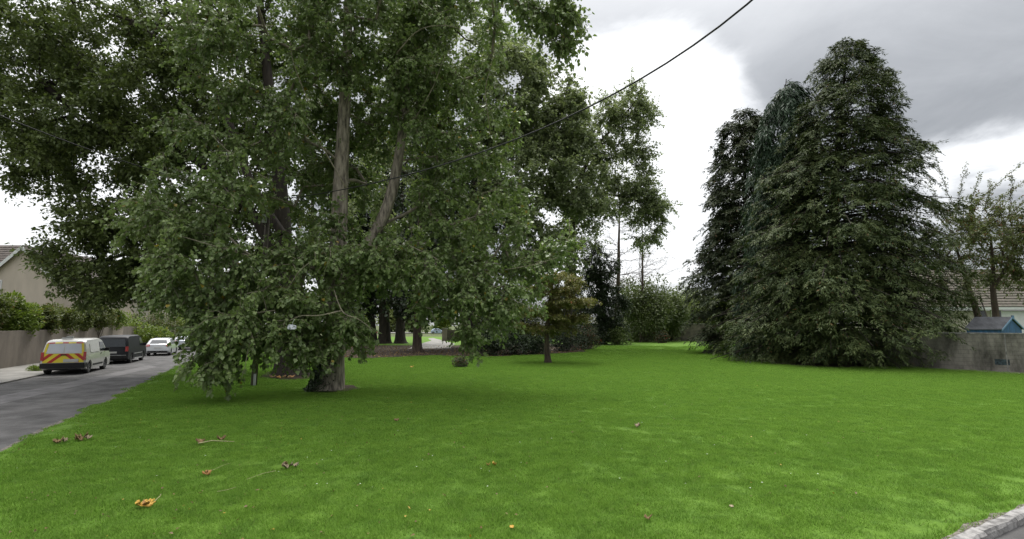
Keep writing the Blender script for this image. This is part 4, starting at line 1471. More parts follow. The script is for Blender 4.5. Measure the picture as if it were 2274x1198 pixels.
# ivy on the left of its foot
g_ = np.random.default_rng(5)
n = 2600
a = g_.normal(3.5, .55, n)
zz = g_.uniform(0, 1, n) ** 1.3 * 1.5
rr = np.interp(zz, [0, .3, 1, 2], [.76, .60, .50, .46]) + g_.uniform(.0, .12, n)
cx = np.interp(zz, [0, 1.3, 2.6], [pb.x, at(742, 790, PY).x, at(746, 700, PY).x])
pv = np.stack([cx + rr * np.cos(a) * 1.0, PY + rr * np.sin(a), zz], 1)
ov_ = np.stack([np.cos(a), np.sin(a), np.zeros(n)], 1)
v, f = leaves(pv, ov_ * .5 + g_.normal(0, .5, (n, 3)) + np.array([0, 0, -.8]), ov_ + g_.normal(0, .4, (n, 3)), g_.uniform(.05, .10, n), g_.uniform(.05, .09, n))
tag(mk('ivy', v, f, MAT['ivy'], tree1), 'ivy climbing the left of the trunk', kind='stuff')

# 2 the dark spreading tree by the road
rb = gp(645, 834)
RY = rb.y
st = ([Vector((rb.x, RY, -.2))] + [at(x, y, RY) for x, y in ((640, 770), (634, 650), (628, 520), (622, 410), (612, 300), (596, 180), (580, 40), (565, -120), (560, -300))],
      [.72, .55, .46, .40, .34, .29, .24, .19, .13, .03])
stb = ([at(x, y, RY) for x, y in ((632, 600), (560, 470), (470, 380), (360, 310), (240, 250), (120, 215))], [.26, .24, .20, .16, .11, .04])
stc = ([at(x, y, RY - 1) for x, y in ((628, 520), (560, 420), (520, 300), (480, 200), (400, 120), (300, 50))], [.2, .2, .17, .14, .10, .04])
std = ([at(x, y, RY + .5) for x, y in ((636, 690), (540, 600), (430, 560), (300, 560), (180, 590))], [.2, .18, .14, .10, .04])
road_lobes = [
    L_(60, 130, 26, 140, 110, 3.0, 56), L_(230, 90, 26, 150, 100, 3.0, 56), L_(150, 250, 25.5, 170, 80, 2.6, 56), L_(330, 210, 25, 130, 90, 2.5, 44),
    L_(60, 330, 26, 110, 60, 2.2, 36), L_(200, 350, 25.5, 150, 60, 2.2, 46), L_(110, 400, 25.8, 90, 34, 1.4, 16), L_(340, 330, 25, 100, 70, 2.2, 30),
    L_(240, 480, 25.5, 130, 50, 1.9, 34), L_(330, 520, 25.5, 110, 70, 2.0, 36), L_(170, 530, 25.8, 80, 36, 1.4, 14), L_(235, 615, 26, 110, 48, 1.9, 36),
    L_(330, 630, 26, 120, 52, 2.0, 40), L_(120, 570, 26, 50, 22, .9, 6), L_(185, 655, 26, 50, 22, .9, 7), L_(400, 450, 26, 120, 120, 2.2, 40),
    L_(450, 620, 27, 110, 70, 2.0, 34), L_(480, 180, 26, 130, 150, 2.6, 54), L_(560, 420, 27.5, 110, 130, 2.2, 34), L_(640, 260, 28, 110, 170, 2.4, 46),
    L_(560, 620, 28, 110, 80, 2.0, 28), L_(620, 60, 27.5, 160, 130, 2.6, 50), L_(420, 20, 26, 130, 60, 2.4, 22), L_(650, 520, 28, 90, 90, 1.8, 20), L_(180, -10, 27, 200, 60, 2.6, 24),
    L_(380, -180, 27, 330, 120, 4, 60), L_(250, -170, 20, 280, 130, 3, 30), L_(100, 180, 30, 150, 120, 2.5, 40), L_(300, 160, 30, 150, 140, 2.5, 44), L_(470, 330, 30, 110, 130, 2.5, 36), L_(520, 100, 30, 130, 120, 2.5, 34), L_(20, 60, 28, 120, 80, 2.5, 24), L_(540, 520, 29, 80, 70, 1.8, 22), L_(700, 640, 29, 80, 70, 1.5, 16),  # the forward lobe above the view is unseen, added for its shade
]
broadleaf('spreading_tree', 'dark spreading broadleaf tree overhanging the parked vans', [st, stb, stc, std], road_lobes, MAT['roadtree'], MAT['darkbark'],
          leaf=(.225, .132), twigs=11, per=14, tl=(.6, 1.3), droop=.25, seed=9, hang=.35, flat=.45, rbase=.012, twigr=.007, shell=.5, flare=.5)

# 3 poplars farther back on the right of the lawn's middle
tb = gp(1037, 776)
broadleaf('tall_poplar', 'tall dense grey-green poplar behind the forked poplar', [([Vector((tb.x, tb.y, -.2)), at(1040, 600, tb.y), at(1060, 300, tb.y), at(1080, 60, tb.y)], [.6, .45, .3, .06])],
          [L_(1120, 210, 52, 110, 140, 4, 70), L_(1210, 240, 52, 100, 130, 3.5, 66), L_(1270, 270, 52, 60, 90, 2.4, 28), L_(1190, 420, 51, 140, 130, 4, 84), L_(1290, 400, 52, 70, 110, 2.6, 40),
           L_(1080, 520, 52, 160, 110, 4, 70), L_(1160, 330, 53, 120, 160, 3, 60), L_(1135, 190, 50, 75, 100, 3, 34), L_(1040, 90, 56, 100, 90, 3, 34), L_(920, 60, 56, 100, 90, 3, 34), L_(1240, 330, 54, 70, 140, 3, 40), L_(1000, 200, 55, 120, 160, 3, 40), L_(860, 420, 56, 120, 160, 3, 40), L_(1210, 560, 53, 110, 70, 3, 30), L_(930, 300, 54, 130, 230, 4, 60), L_(1150, 110, 53, 50, 50, 2, 14), L_(960, 560, 54, 120, 90, 3, 30)],
          MAT['farpop'], MAT['darkbark'], leaf=(.31, .26), twigs=10, per=18, tl=(.9, 2.2), droop=.45, seed=14, clump=1.2, rbase=.016, twigr=.012, hang=.6, step=1.4, group='tall trees standing in the middle of the park')
tb = gp(1262, 772)
broadleaf('open_poplar', 'airy poplar reaching right with sky showing between its sprays', [([Vector((tb.x, tb.y, -.2)), at(1262, 640, tb.y), at(1270, 500, tb.y), at(1285, 400, tb.y), at(1320, 330, tb.y), at(1370, 275, tb.y), at(1420, 215, tb.y)], [.55, .42, .34, .26, .18, .12, .04]),
                                                                                            ([at(1276, 460, tb.y), at(1340, 430, tb.y), at(1400, 440, tb.y), at(1460, 465, tb.y)], [.2, .16, .1, .04])],
          [L_(1400, 230, 58, 46, 50, 2.2, 36), L_(1350, 230, 58, 24, 56, 1.8, 16), L_(1436, 250, 58, 24, 46, 1.6, 14), L_(1385, 380, 58, 62, 70, 2.4, 52), L_(1300, 330, 58, 52, 90, 2.4, 44), L_(1345, 300, 58, 50, 60, 2, 24), L_(1405, 310, 58, 40, 45, 2, 18), L_(1440, 420, 58, 40, 50, 2, 16), L_(1425, 350, 58, 26, 70, 1.6, 18),
           L_(1420, 460, 58, 60, 44, 2.4, 42), L_(1462, 465, 58, 34, 36, 1.6, 14), L_(1430, 525, 58, 42, 28, 1.6, 14), L_(1320, 440, 58, 64, 60, 2.6, 44), L_(1290, 510, 59, 55, 55, 2.4, 30)],
          MAT['farpop'], MAT['darkbark'], leaf=(.24, .20), twigs=8, per=17, tl=(.9, 2.1), droop=.35, seed=19, clump=1.3, rbase=.013, twigr=.010, hang=.6, step=1.4, shell=.25, group='tall trees standing in the middle of the park')


# 4 dark trunks under the canopy, their crowns closing the view above
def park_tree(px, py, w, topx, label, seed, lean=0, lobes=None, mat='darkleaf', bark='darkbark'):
    b = gp(px, py)
    Y = b.y
    r = w * Y / F / 2
    lb = lobes or [L_(topx, 560, Y, 75, 90, 4, 26), L_(topx + 20, 400, Y, 95, 130, 4.5, 34), L_(topx - 10, 660, Y, 75, 35, 3, 18)]
    broadleaf('park_tree', label, [([Vector((b.x, Y, -.2)), at(px - lean * .5, py - 60, Y), at(topx, 560, Y), at(topx + 8, 350, Y)], [r * 1.05, r * .85, r * .6, .08])], lb, MAT[mat], MAT[bark],
              leaf=(.40, .30), twigs=7, per=16, tl=(1.0, 2.2), droop=.3, seed=seed, clump=1.0, rbase=.03, twigr=.014, step=2.0, flare=.55, group='dark trunks in the shade of the park')


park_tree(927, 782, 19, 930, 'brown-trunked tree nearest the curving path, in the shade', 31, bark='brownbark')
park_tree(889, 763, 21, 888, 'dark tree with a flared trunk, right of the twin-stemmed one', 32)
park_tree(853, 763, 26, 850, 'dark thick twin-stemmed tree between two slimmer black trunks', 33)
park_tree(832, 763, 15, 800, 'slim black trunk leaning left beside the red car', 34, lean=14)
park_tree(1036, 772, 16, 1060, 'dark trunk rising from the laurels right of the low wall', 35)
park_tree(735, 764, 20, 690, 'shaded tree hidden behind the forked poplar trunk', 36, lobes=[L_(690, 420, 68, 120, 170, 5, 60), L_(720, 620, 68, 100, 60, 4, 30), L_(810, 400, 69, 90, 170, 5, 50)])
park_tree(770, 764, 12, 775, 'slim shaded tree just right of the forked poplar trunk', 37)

# trees and hedges beyond the park: each its own crown
for i, (px, py, Y, w, h, mt, lab) in enumerate([
        (470, 745, 95, 75, 90, 'olive', 'far olive green tree at the end of the side road'),
        (560, 745, 120, 85, 110, 'darkleaf', 'far dark tree beyond the spreading tree trunk'),
        (660, 745, 130, 80, 80, 'olive', 'far green tree left of the forked poplar trunk'),
        (790, 742, 170, 70, 60, 'lime', 'far bright green tree beyond the red car'),
        (870, 742, 180, 60, 62, 'pale', 'far pale green tree seen between the dark trunks'),
        (922, 742, 165, 46, 58, 'olive', 'far rounded tree left of the pale blue car'),
        (985, 742, 185, 50, 66, 'lime', 'far yellow-green tree above the low wall'),
        (1060, 742, 150, 80, 76, 'olive', 'far mid green tree behind the laurels'),
        (1150, 742, 140, 80, 90, 'darkleaf', 'far dark tree behind the brown maple'),
        (1250, 742, 130, 90, 110, 'darkleaf', 'far dark tree left of the bare larch'),
        (330, 745, 88, 60, 60, 'olive', 'olive tree above the parked hatchback'),
        (400, 745, 110, 70, 70, 'lime', 'yellow-green tree behind the silver car')]):
    k = Y / F
    b = at(px, py, Y)
    shrub('far_tree', lab, (b.x, Y, 0), (w * k * .5, w * k * .45, h * k * .46), 5000, (.72, .5), MAT[mt], seed=40 + i, cat='tree', zc=h * k * .44, stems=5, stemr=.22, group='trees beyond the park', sub=34)

# 5 maple with brownish layered leaves
mb_ = gp(1217, 806)
mY = mb_.y
broadleaf('maple_tree', 'small maple with flat tiers of brownish olive leaves and slim ivy trunk', [([Vector((mb_.x, mY, -.1)), at(1213, 760, mY), at(1216, 700, mY), at(1225, 640, mY), at(1235, 605, mY)], [.20, .15, .12, .08, .02])],
          [(at(1240, 620, mY), (1.7, 1.6, .35), 16), (at(1215, 645, mY), (2.2, 1.8, .32), 20), (at(1260, 670, mY), (1.8, 1.7, .30), 20), (at(1195, 690, mY), (2.0, 1.7, .30), 20), (at(1258, 705, mY), (1.6, 1.5, .28), 18), (at(1190, 725, mY), (1.6, 1.3, .26), 13), (at(1250, 730, mY), (1.1, 1.1, .2), 8)],
          MAT['maple'], MAT['brownbark'], leaf=(.15, .09), twigs=11, per=26, tl=(.3, .8), droop=.2, seed=23, flat=.85, hang=.3, rbase=.008, clump=.4, flare=.4)

# 6 laurels and undergrowth under the trees
for i, (px, py, rx, rz_, mt, lab) in enumerate([
        (1085, 789, 1.5, .95, 'darkleaf', 'dark laurel at the left end of the shaded thicket'),
        (1140, 788, 1.6, 1.15, 'darkleaf', 'dark laurel second from the left in the shaded thicket'),
        (1185, 786, 1.4, 1.0, 'darkleaf', 'dark laurel just left of the maple trunk'),
        (1262, 780, 1.7, 1.2, 'darkleaf', 'dark laurel just right of the maple trunk'),
        (1300, 776, 1.5, 1.1, 'berry', 'dark shrub with reddish leaves at the thicket end'),
        (1095, 771, 2.6, 1.9, 'darkleaf', 'taller dark laurel at the back of the thicket, right of the low wall'),
        (1165, 771, 2.8, 2.2, 'darkleaf', 'taller dark laurel at the back of the thicket, left of the maple'),
        (1235, 769, 2.8, 2.3, 'darkleaf', 'taller dark laurel behind the maple trunk'),
        (1290, 768, 2.4, 1.9, 'darkleaf', 'taller dark laurel beside the yew')]):
    b = gp(px, py)
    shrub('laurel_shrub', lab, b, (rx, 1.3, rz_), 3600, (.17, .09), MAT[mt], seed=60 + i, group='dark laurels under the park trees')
b = gp(1023, 815)
shrub('berry_bush', 'small round bush with a few red leaves alone on the lawn', b, (.42, .42, .32), 1500, (.085, .05), MAT['berry'], seed=70, stems=12, stemr=.008)
# yew and bare larches
yb = gp(1338, 765)
yY = yb.y
broadleaf('yew_tree', 'black-green irregular yew left of the bare larch', [([Vector((yb.x, yY, -.2)), at(1338, 700, yY), at(1335, 620, yY), at(1330, 560, yY)], [.4, .3, .2, .05])],
          [L_(1335, 590, yY, 40, 45, 2.2, 30), L_(1305, 660, yY, 48, 55, 2.6, 50), L_(1355, 680, yY, 42, 60, 2.4, 50), L_(1335, 735, yY, 62, 26, 2.6, 36), L_(1330, 640, yY, 30, 70, 2.0, 26), L_(1300, 550, yY, 30, 26, 1.6, 7)],
          MAT['darkleaf'], MAT['darkbark'], cat='tree', leaf=(.34, .15), twigs=9, per=15, tl=(.7, 1.6), droop=.3, seed=3, clump=.9, rbase=.02, twigr=.012, step=1.4, flat=.4)


def bare_tree(label, px, py, toppx, toppy, r, seed, nb, low, spread, side=0):
    b = gp(px, py)
    Y = b.y
    g = np.random.default_rng(seed)
    t = at(toppx, toppy, Y)
    root = empty('bare_larch', b, label, 'tree', 'bare larches by the back wall')
    v, f, P, rr = stem_mesh([Vector((b.x, Y, -.2)), b.lerp(t, .5) + Vector((.15, 0, 0)), t], [r, r * .7, .05], n=10, flare=.3, seed=seed)
    mk('trunk', v, f, MAT['brownbark'], root, True)
    A, B, RA, RB = [], [], [], []
    for k in range(nb):
        u = g.uniform(low, .97)
        p = np.array(b.lerp(t, u))
        az = g.uniform(0, 6.283)
        d = np.array([math.cos(az) + side, math.sin(az) * .8, g.uniform(.05, .5)])
        d = d / np.linalg.norm(d)
        L = spread * (1.15 - u) * g.uniform(.6, 1.2)
        rad = .075 * (1.2 - u)
        q = p
        for s_ in range(6):
            d2 = d + g.normal(0, .16, 3) + np.array([0, 0, -.03 + .03 * s_])
            nx = q + d2 / np.linalg.norm(d2) * L / 6
            A.append(q); B.append(nx); RA.append(rad); RB.append(rad * .8)
            rad *= .8
            for _ in range(3):
                d3 = d2 + g.normal(0, .75, 3)
                e = nx + d3 / np.linalg.norm(d3) * L * g.uniform(.10, .26)
                A.append(nx); B.append(e); RA.append(max(.012, rad * .5)); RB.append(.008)
                d4 = d3 + g.normal(0, .8, 3)
                A.append(e); B.append(e + d4 / np.linalg.norm(d4) * L * .12); RA.append(.010); RB.append(.006)
            q = nx
    v, f = prisms(np.array(A), np.array(B), np.array(RA), np.array(RB), 4)
    tag(mk('branches', v, f, MAT['brownbark'], root), kind='stuff')


bare_tree('bare larch with straight trunk against the pale sky', 1366, 762, 1376, 445, .36, 3, 46, .36, 8.5)
bare_tree('slimmer bare larch with long branches reaching right', 1424, 760, 1426, 505, .24, 6, 20, .45, 9.0, side=.9)

# 7 the thicket at the back wall
for i, (px, Y, z0, rx, rz_, mt, n, lf, lab, ct) in enumerate([
        (1432, 77, 0, 4.3, 5.0, 'olive', 15000, (.36, .20), 'olive green tree rising behind the larches at the back wall', 'tree'),
        (1490, 79, 0, 3.2, 4.0, 'olive', 11000, (.36, .20), 'olive bush tree right of the larches at the back wall', 'tree'),
        (1545, 86, 0, 3.6, 4.4, 'pale', 8000, (.34, .19), 'pale green birch beyond the back wall by the white house', 'tree'),
        (1585, 90, 0, 3.2, 3.4, 'pale', 7000, (.34, .19), 'low pale green tree partly hidden by the leftmost conifer', 'tree'),
        (1530, 95, 0, 2.6, 5.4, 'farpop', 1700, (.24, .12), 'thin wispy tree topping the thicket against the sky', 'tree'),
        (1500, 97, 0, 2.2, 4.9, 'darkleaf', 2600, (.3, .14), 'small dark fir tip above the thicket', 'tree')]):
    b = at(px, 742, Y)
    shrub('thicket_tree', lab, (b.x, Y, z0), (rx, rx * .9, rz_), n, lf, MAT[mt], MAT['brownbark'], cat=ct, seed=80 + i, stems=14, stemr=.06, shell=.3, zc=rz_ * .98, group='trees and bushes at the back wall', sub=30)
for i, (px, py, rx, rz_, mt, n, lab) in enumerate([
        (1535, 757, 3.6, 1.35, 'darkleaf', 5200, 'low dark shrub bank in front of the back wall'),
        (1580, 757, 1.8, 1.2, 'darkleaf', 2400, 'low dark shrub close to the leftmost conifer'),
        (1372, 766, 1.5, 1.0, 'roadtree', 2600, 'small green bush at the foot of the bare larch'),
        (1468, 762, .8, .85, 'berry', 1500, 'small brown rounded bush on the back lawn'),
        (1425, 758, 2.4, 1.6, 'olive', 1500, 'thin leggy shrub with bare pale stems by the back wall')]):
    b = gp(px, py)
    shrub('low_shrub', lab, b, (rx, 1.2, rz_), n, (.2, .11), MAT[mt], MAT['brownbark'], seed=100 + i, stems=16, stemr=.03, group='low shrubs along the back wall')

# 8 the three great conifers
cb = gp(1868, 806)
conifer('cypress_tree', 'largest cypress with layered olive boughs in front of the block wall', (cb.x, cb.y + 1.4, 0), at(1872, 92, cb.y + 1.4).z,
        [(.015, 6.2), (.10, 7.1), (.22, 7.1), (.36, 6.4), (.50, 5.4), (.64, 4.4), (.76, 3.7), (.86, 2.8), (.94, 1.8), (1, .4)], MAT['cypress'], MAT['darkbark'], lean=(at(1882, 92, cb.y + 1.4).x - cb.x, 0), boughs=680, per=400, seed=12, droop=.32, frond=(.25, .064), weep=.32, rtrunk=.5, fan=.5)
cb2 = gp(1722, 797)
conifer('weeping_cypress', 'narrow blue-green weeping conifer between the two larger cypresses', (cb2.x, cb2.y, 0), at(1730, 176, cb2.y).z,
        [(.02, 2.3), (.2, 2.7), (.45, 2.5), (.7, 2.2), (.88, 1.75), (.96, 1.2), (1, .3)], MAT['weeping'], MAT['darkbark'], lean=(at(1746, 176, cb2.y).x - cb2.x, 0), boughs=260, per=260, seed=17, droop=.65, frond=(.42, .09), weep=.8, rtrunk=.35, fan=.45)
cb3 = gp(1662, 785)
conifer('grey_cypress', 'greyish open cypress leftmost of the three conifers', (cb3.x, cb3.y, 0), at(1648, 250, cb3.y).z,
        [(.03, 3.4), (.12, 4.2), (.30, 4.4), (.50, 3.9), (.65, 3.2), (.80, 2.6), (.92, 1.9), (1, .5)], MAT['cypress2'], MAT['darkbark'], lean=(at(1652, 250, cb3.y).x - cb3.x, 0), back=.8, boughs=370, per=310, seed=22, droop=.35, frond=(.34, .10), weep=.3, rtrunk=.4, fan=.5)

# 9 the cherry behind the wall, leaves strung along upswept shoots
cY = 36.0
cbase = at(2190, 735, cY)
chs = [([Vector((at(2172, 730, cY).x, cY, -.1)), at(2172, 700, cY), at(2153, 650, cY), at(2142, 610, cY), at(2120, 540, cY)], [.26, .2, .17, .13, .05]),
       ([Vector((at(2212, 740, cY).x, cY + .2, -.1)), at(2212, 700, cY + .2), at(2204, 650, cY + .2), at(2206, 600, cY + .2), at(2200, 520, cY + .2)], [.26, .2, .17, .13, .05]),
       ([at(2206, 640, cY + .2), at(2232, 600, cY), at(2260, 540, cY), at(2290, 470, cY)], [.12, .1, .08, .04])]
ch = broadleaf('cherry_tree', 'bronze-leaved cherry with twin trunks and upswept shoots behind the shed', chs,
               [L_(2120, 520, 35.5, 70, 60, 1.8, 26), L_(2200, 540, 36, 80, 70, 1.8, 36), L_(2260, 560, 36, 60, 80, 1.8, 28), L_(2300, 500, 36, 60, 60, 1.8, 16), L_(2170, 470, 36, 80, 40, 1.5, 18), L_(2110, 610, 35.6, 60, 45, 1.5, 12), L_(2240, 630, 36, 60, 30, 1.3, 10)],
               MAT['cherry'], MAT['brownbark'], leaf=(.19, .10), twigs=9, per=17, tl=(.5, 1.2), droop=.1, seed=27, clump=.6, rbase=.012, hang=.5, flare=.3, shell=.3)
A, B, RA, RB, lp, ld = [], [], [], [], [], []
g_ = np.random.default_rng(28)
for (x0, y0), (xm, ym), (x1, y1) in [((2130, 480), (2098, 420), (2074, 338)), ((2128, 470), (2128, 430), (2148, 362)), ((2150, 480), (2190, 420), (2274, 362)), ((2200, 470), (2225, 430), (2290, 395)), ((2110, 500), (2080, 450), (2062, 395)),
                                     ((2180, 470), (2205, 440), (2198, 400)), ((2240, 480), (2248, 430), (2246, 385)), ((2150, 500), (2155, 440), (2180, 385)), ((2120, 520), (2085, 490), (2055, 440)), ((2230, 500), (2262, 450), (2310, 420))]:
    p0, pm, p1 = [np.array(at(x, y, cY + g_.uniform(-.8, .8))) for x, y in ((x0, y0), (xm, ym), (x1, y1))]
    prev = p0
    for k in range(1, 13):
        u = k / 12
        q = p0 * (1 - u) ** 2 + pm * 2 * u * (1 - u) + p1 * u * u + g_.normal(0, .03, 3)
        A.append(prev); B.append(q); RA.append(.035 * (1.15 - u)); RB.append(.035 * (1.1 - u))
        for _ in range(22):
            lp.append(prev + (q - prev) * g_.uniform() + g_.normal(0, .07, 3)); ld.append(g_.normal(0, 1, 3) + (q - prev) * 2)
        prev = q
v, f = prisms(np.array(A), np.array(B), np.array(RA), np.array(RB), 4)
tag(mk('shoots', v, f, MAT['brownbark'], ch), kind='stuff')
lp, ld = np.array(lp), np.array(ld)
v, f = leaves(lp, ld + np.array([0, 0, -.5]), g_.normal(0, .6, lp.shape) + np.array([0, 0, 1]), g_.uniform(.10, .2, len(lp)), g_.uniform(.05, .09, len(lp)))
tag(mk('shoot_leaves', v, f, MAT['cherry'], ch), kind='stuff')
MB().tube([at(2200, 725, 34.6), at(2176, 660, 34.9)], .04, 6).build('prop_stake', MAT['pole'], ch)

# 10 bushes and hedge above the left wall
for i, (px, py, Y, rx, rz_, mt, n, lab) in enumerate([
        (8, 708, 32.0, 1.5, 1.15, 'lime', 5200, 'bright yellow-green bush above the left end of the concrete wall'),
        (-60, 700, 30.5, 1.8, 1.2, 'hedge', 4000, 'green bush at the photo edge above the concrete wall'),
        (70, 715, 34.5, 1.5, .75, 'hedge', 3800, 'brownish low hedge bush right of the yellow-green bush'),
        (118, 713, 37.5, 1.5, .85, 'hedge', 3800, 'mixed green hedge bush above the chevron van'),
        (160, 711, 40.5, 1.5, .85, 'hedge', 3800, 'reddish tinged hedge bush above the black van'),
        (205, 702, 44.0, 1.7, 1.15, 'hedge', 4200, 'taller olive hedge bush above the black van roof'),
        (243, 712, 48.0, 1.3, .85, 'lime', 3200, 'bright green rounded bush at the end of the concrete wall')]):
    b = at(px, py, Y)
    zc_ = b.z
    shrub('hedge_bush', lab, (b.x - .3, Y + .7, 0), (rx, 1.0, rz_), n * 2, (.16, .10), MAT[mt], MAT['brownbark'], seed=120 + i, stems=12, stemr=.03, zc=zc_ + .15, group='bushes above the concrete garden wall')
for i, (px, Y, rx, rz_, mt, n, lab) in enumerate([
        (292, 56, 2.2, 1.8, 'lime', 3400, 'yellow-green garden shrub past the end of the wall'),
        (325, 62, 2.4, 2.0, 'hedge', 3400, 'pinkish brown garden shrub above the white hatchback'),
        (365, 66, 2.4, 2.1, 'hedge', 3400, 'dark reddish garden shrub behind the white hatchback'),
        (410, 72, 3.0, 2.2, 'lime', 3400, 'light green garden shrub behind the silver car'),
        (345, 58, 2.0, 1.0, 'lime', 3000, 'low clipped yellow hedge behind the white hatchback'),
        (455, 80, 3.0, 2.4, 'olive', 3400, 'olive garden shrub at the bend of the side road')]):
    b = at(px, 742, Y)
    shrub('garden_shrub', lab, (b.x, Y, 0), (rx, 1.5, rz_), n, (.24, .13), MAT[mt], MAT['brownbark'], seed=140 + i, stems=10, stemr=.04, group='garden shrubs along the side road')
b = gp(78, 824, 0)
shrub('grass_clump', 'clump of grass growing on the pavement beside the chevron van', b, (.5, .22, .10), 700, (.16, .02), MAT['lime'], seed=150, cat='weed', stems=3, stemr=.004, hang=-.8)

# ------------------------------------------------------------------ pole and overhead cable
pbse = gp(563, 856)
ptop = at(599, 436, pbse.y + .1)
up_ = empty('utility_pole', pbse, 'weathered grey timber utility pole among the poplar leaves', 'pole')
MB().tube([pbse + Vector((0, 0, -.2)), pbse.lerp(ptop, .5), ptop], [.125, .11, .095], 12).build('post', MAT['pole'], up_, True)
jb = at(587, 486, pbse.y - .1)
MB().box(jb, (.17, .12, .34)).build('junction_box', MAT['grey'], up_)
MB().box((jb + pbse.lerp(ptop, .88)) / 2 + Vector((.02, .0, .1)), (.30, .04, .04)).build('box_bracket', MAT['grey'], up_)
MB().box(pbse + Vector((.1, -.13, .2)), (.10, .03, .55)).build('cable_guard', MAT['grey'], up_)
MB().tube([ptop + Vector((0, 0, -.25)), ptop + Vector((.12, -.1, -.25))], .02, 6).build('cable_hook', MAT['grey'], up_)


def sag_cable(name, label, P, r):
    pts = []
    for a, m_, b in P:
        for k in range(25):
            u = k / 24
            pts.append(a * (1 - u) ** 2 + m_ * 2 * u * (1 - u) + b * u * u)
    m = MB().tube(pts, r, 6)
    return tag(m.build(name, MAT['cable'], None, True), label, 'cable')


e = at(1652, -2, 7.0)
e2 = e + (e - at(1300, 207, 10.2)) * 1.2
mid = at(1180, 276, 11.6)
# through the points seen: (1652,0) near, (1300,207), (880,402) far
c0_, c1_ = ptop + Vector((.1, 0, -.2)), at(1720, -44, 6.5)
cm = at(1050, 345, 12.6)
ctrl = (cm - c0_ * .25 - c1_ * .25) * 2
sag_cable('overhead_cable', 'thick black cable running from the pole across the sky to the right', [(c0_, ctrl, c1_)], .017)
c2_ = at(-60, 232, 13.0)
cm = at(330, 376, 17.5)
ctrl = (cm - c0_ * .25 - c2_ * .25) * 2
sag_cable('overhead_wire', 'black wire running from the pole out to the left edge', [(c0_, ctrl, c2_)], .016)

# white scrap caught in the poplar leaves
wp = at(648, 727, 16.7)
sc_ = empty('plastic_scrap', wp, 'crumpled white scrap caught in the low poplar leaves', 'litter')
g_ = np.random.default_rng(2)
v, f = [], []
for k in range(5):
    for j in range(6):
        v.append((wp.x + (j - 2.5) * .06 * math.cos((k - 2) * .35) + g_.normal(0, .012), wp.y + g_.normal(0, .02), wp.z + (k - 2) * .045 * math.cos((j - 2.5) * .3) + g_.normal(0, .01)))
for k in range(4):
    for j in range(5):
        f.append((k * 6 + j, k * 6 + j + 1, k * 6 + j + 7, k * 6 + j + 6))
mk('sheet', v, f, MAT['netting'], sc_)
MB().tube([wp + Vector((0, .01, .1)), wp + Vector((.05, .05, .25))], .006, 4).build('thread', MAT['netting'], sc_)

# ------------------------------------------------------------------ fallen leaves, twigs, daisies on the lawn
def leaf_blade(L, W, lobes_, curl, seed):
    """a palmate or simple dead leaf with depth, centred at its stalk"""
    g = np.random.default_rng(seed)
    n = 26
    v = [(0, 0, .012)]
    for i in range(n):
        a = i / n * 2 * math.pi
        r = 1.0
        if lobes_:
            r = .52 + .48 * abs(math.cos(a * lobes_ / 2)) ** 1.5
        x, y = math.cos(a) * r * L / 2, math.sin(a) * r * W / 2
        z = .012 + curl * ((x / L) ** 2 * L * 2.4 + (y / W) ** 2 * W * 2.0) + g.normal(0, .12 * curl * L)
        v.append((x, y, max(z, .004)))
    f = [(0, i + 1, (i + 1) % n + 1) for i in range(n)]
    k = len(v)
    v += [(x, y, z - .0025) for x, y, z in v]
    f += [(c + k, b + k, a + k) for a, b, c in f]
    f += [(i + 1, (i + 1) % n + 1, (i + 1) % n + 1 + k, i + 1 + k)[::-1] for i in range(n)]
    return v, f


def fallen(name, label, px, py, parts, cat='leaf', group='fallen leaves on the lawn', stalk=None):
    b = gp(px, py)
    b.z = lawn_h(b.x, b.y) + .012
    o = empty(name, b, label, cat, group)
    for i, (dx, dy, L, W, lb, curl, rz, tilt, mat) in enumerate(parts):
        v, f = leaf_blade(L, W, lb, curl, int(px) + i)
        q = mk('leaf_blade', v, f, MAT[mat], o, True, False)
        q.location = (dx, dy, .012 + .006 * i)
        q.rotation_euler = (tilt, .12 * math.sin(i * 2 + px), rz)
    if stalk:
        (x0, y0), (x1, y1), r_ = stalk
        a, c_ = gp(x0, y0), gp(x1, y1)
        a.z, c_.z = b.z + .028, b.z + .035
        mdl = (a + c_) / 2 + Vector((.02, .03, .02))
        MB().tube([a, mdl, c_], [r_, r_ * .8, r_ * .6], 5).build('stalk', MAT['stalk'], o)
    return o


fallen('fallen_leaf', 'large bright yellow fallen leaf in the near left grass', 318, 1128,
       [(0, 0, .21, .10, 0, .4, 1.5, .35, 'fallyellow'), (.08, -.01, .17, .07, 0, .4, .5, .4, 'fallyellow'), (-.07, -.03, .19, .07, 0, .4, 2.3, .4, 'fallyellow'), (.02, .09, .12, .06, 0, .4, 1.2, .5, 'fallyellow'), (.05, -.06, .12, .06, 0, .8, 2.8, .5, 'fallorange')], stalk=((340, 1122), (357, 1104), .006))
fallen('fallen_leaf', 'orange brown fallen leaf with a long stalk left of centre', 459, 1055, [(0, 0, .14, .09, 0, .8, .4, .5, 'fallorange'), (-.03, .02, .09, .06, 0, .8, 1.9, .4, 'fallbrown')], stalk=((466, 1050), (512, 1032), .003))
fallen('fallen_leaf', 'curled grey-brown leaf with a long pale stem on the lawn', 638, 1042, [(0, 0, .22, .10, 3, 1.2, .3, .4, 'fallgrey'), (.10, .05, .12, .07, 0, 1.0, 1.0, .5, 'fallgrey'), (-.07, .0, .12, .08, 0, 1.0, 2.4, .4, 'fallbrown')], stalk=((612, 1050), (548, 1070), .004))
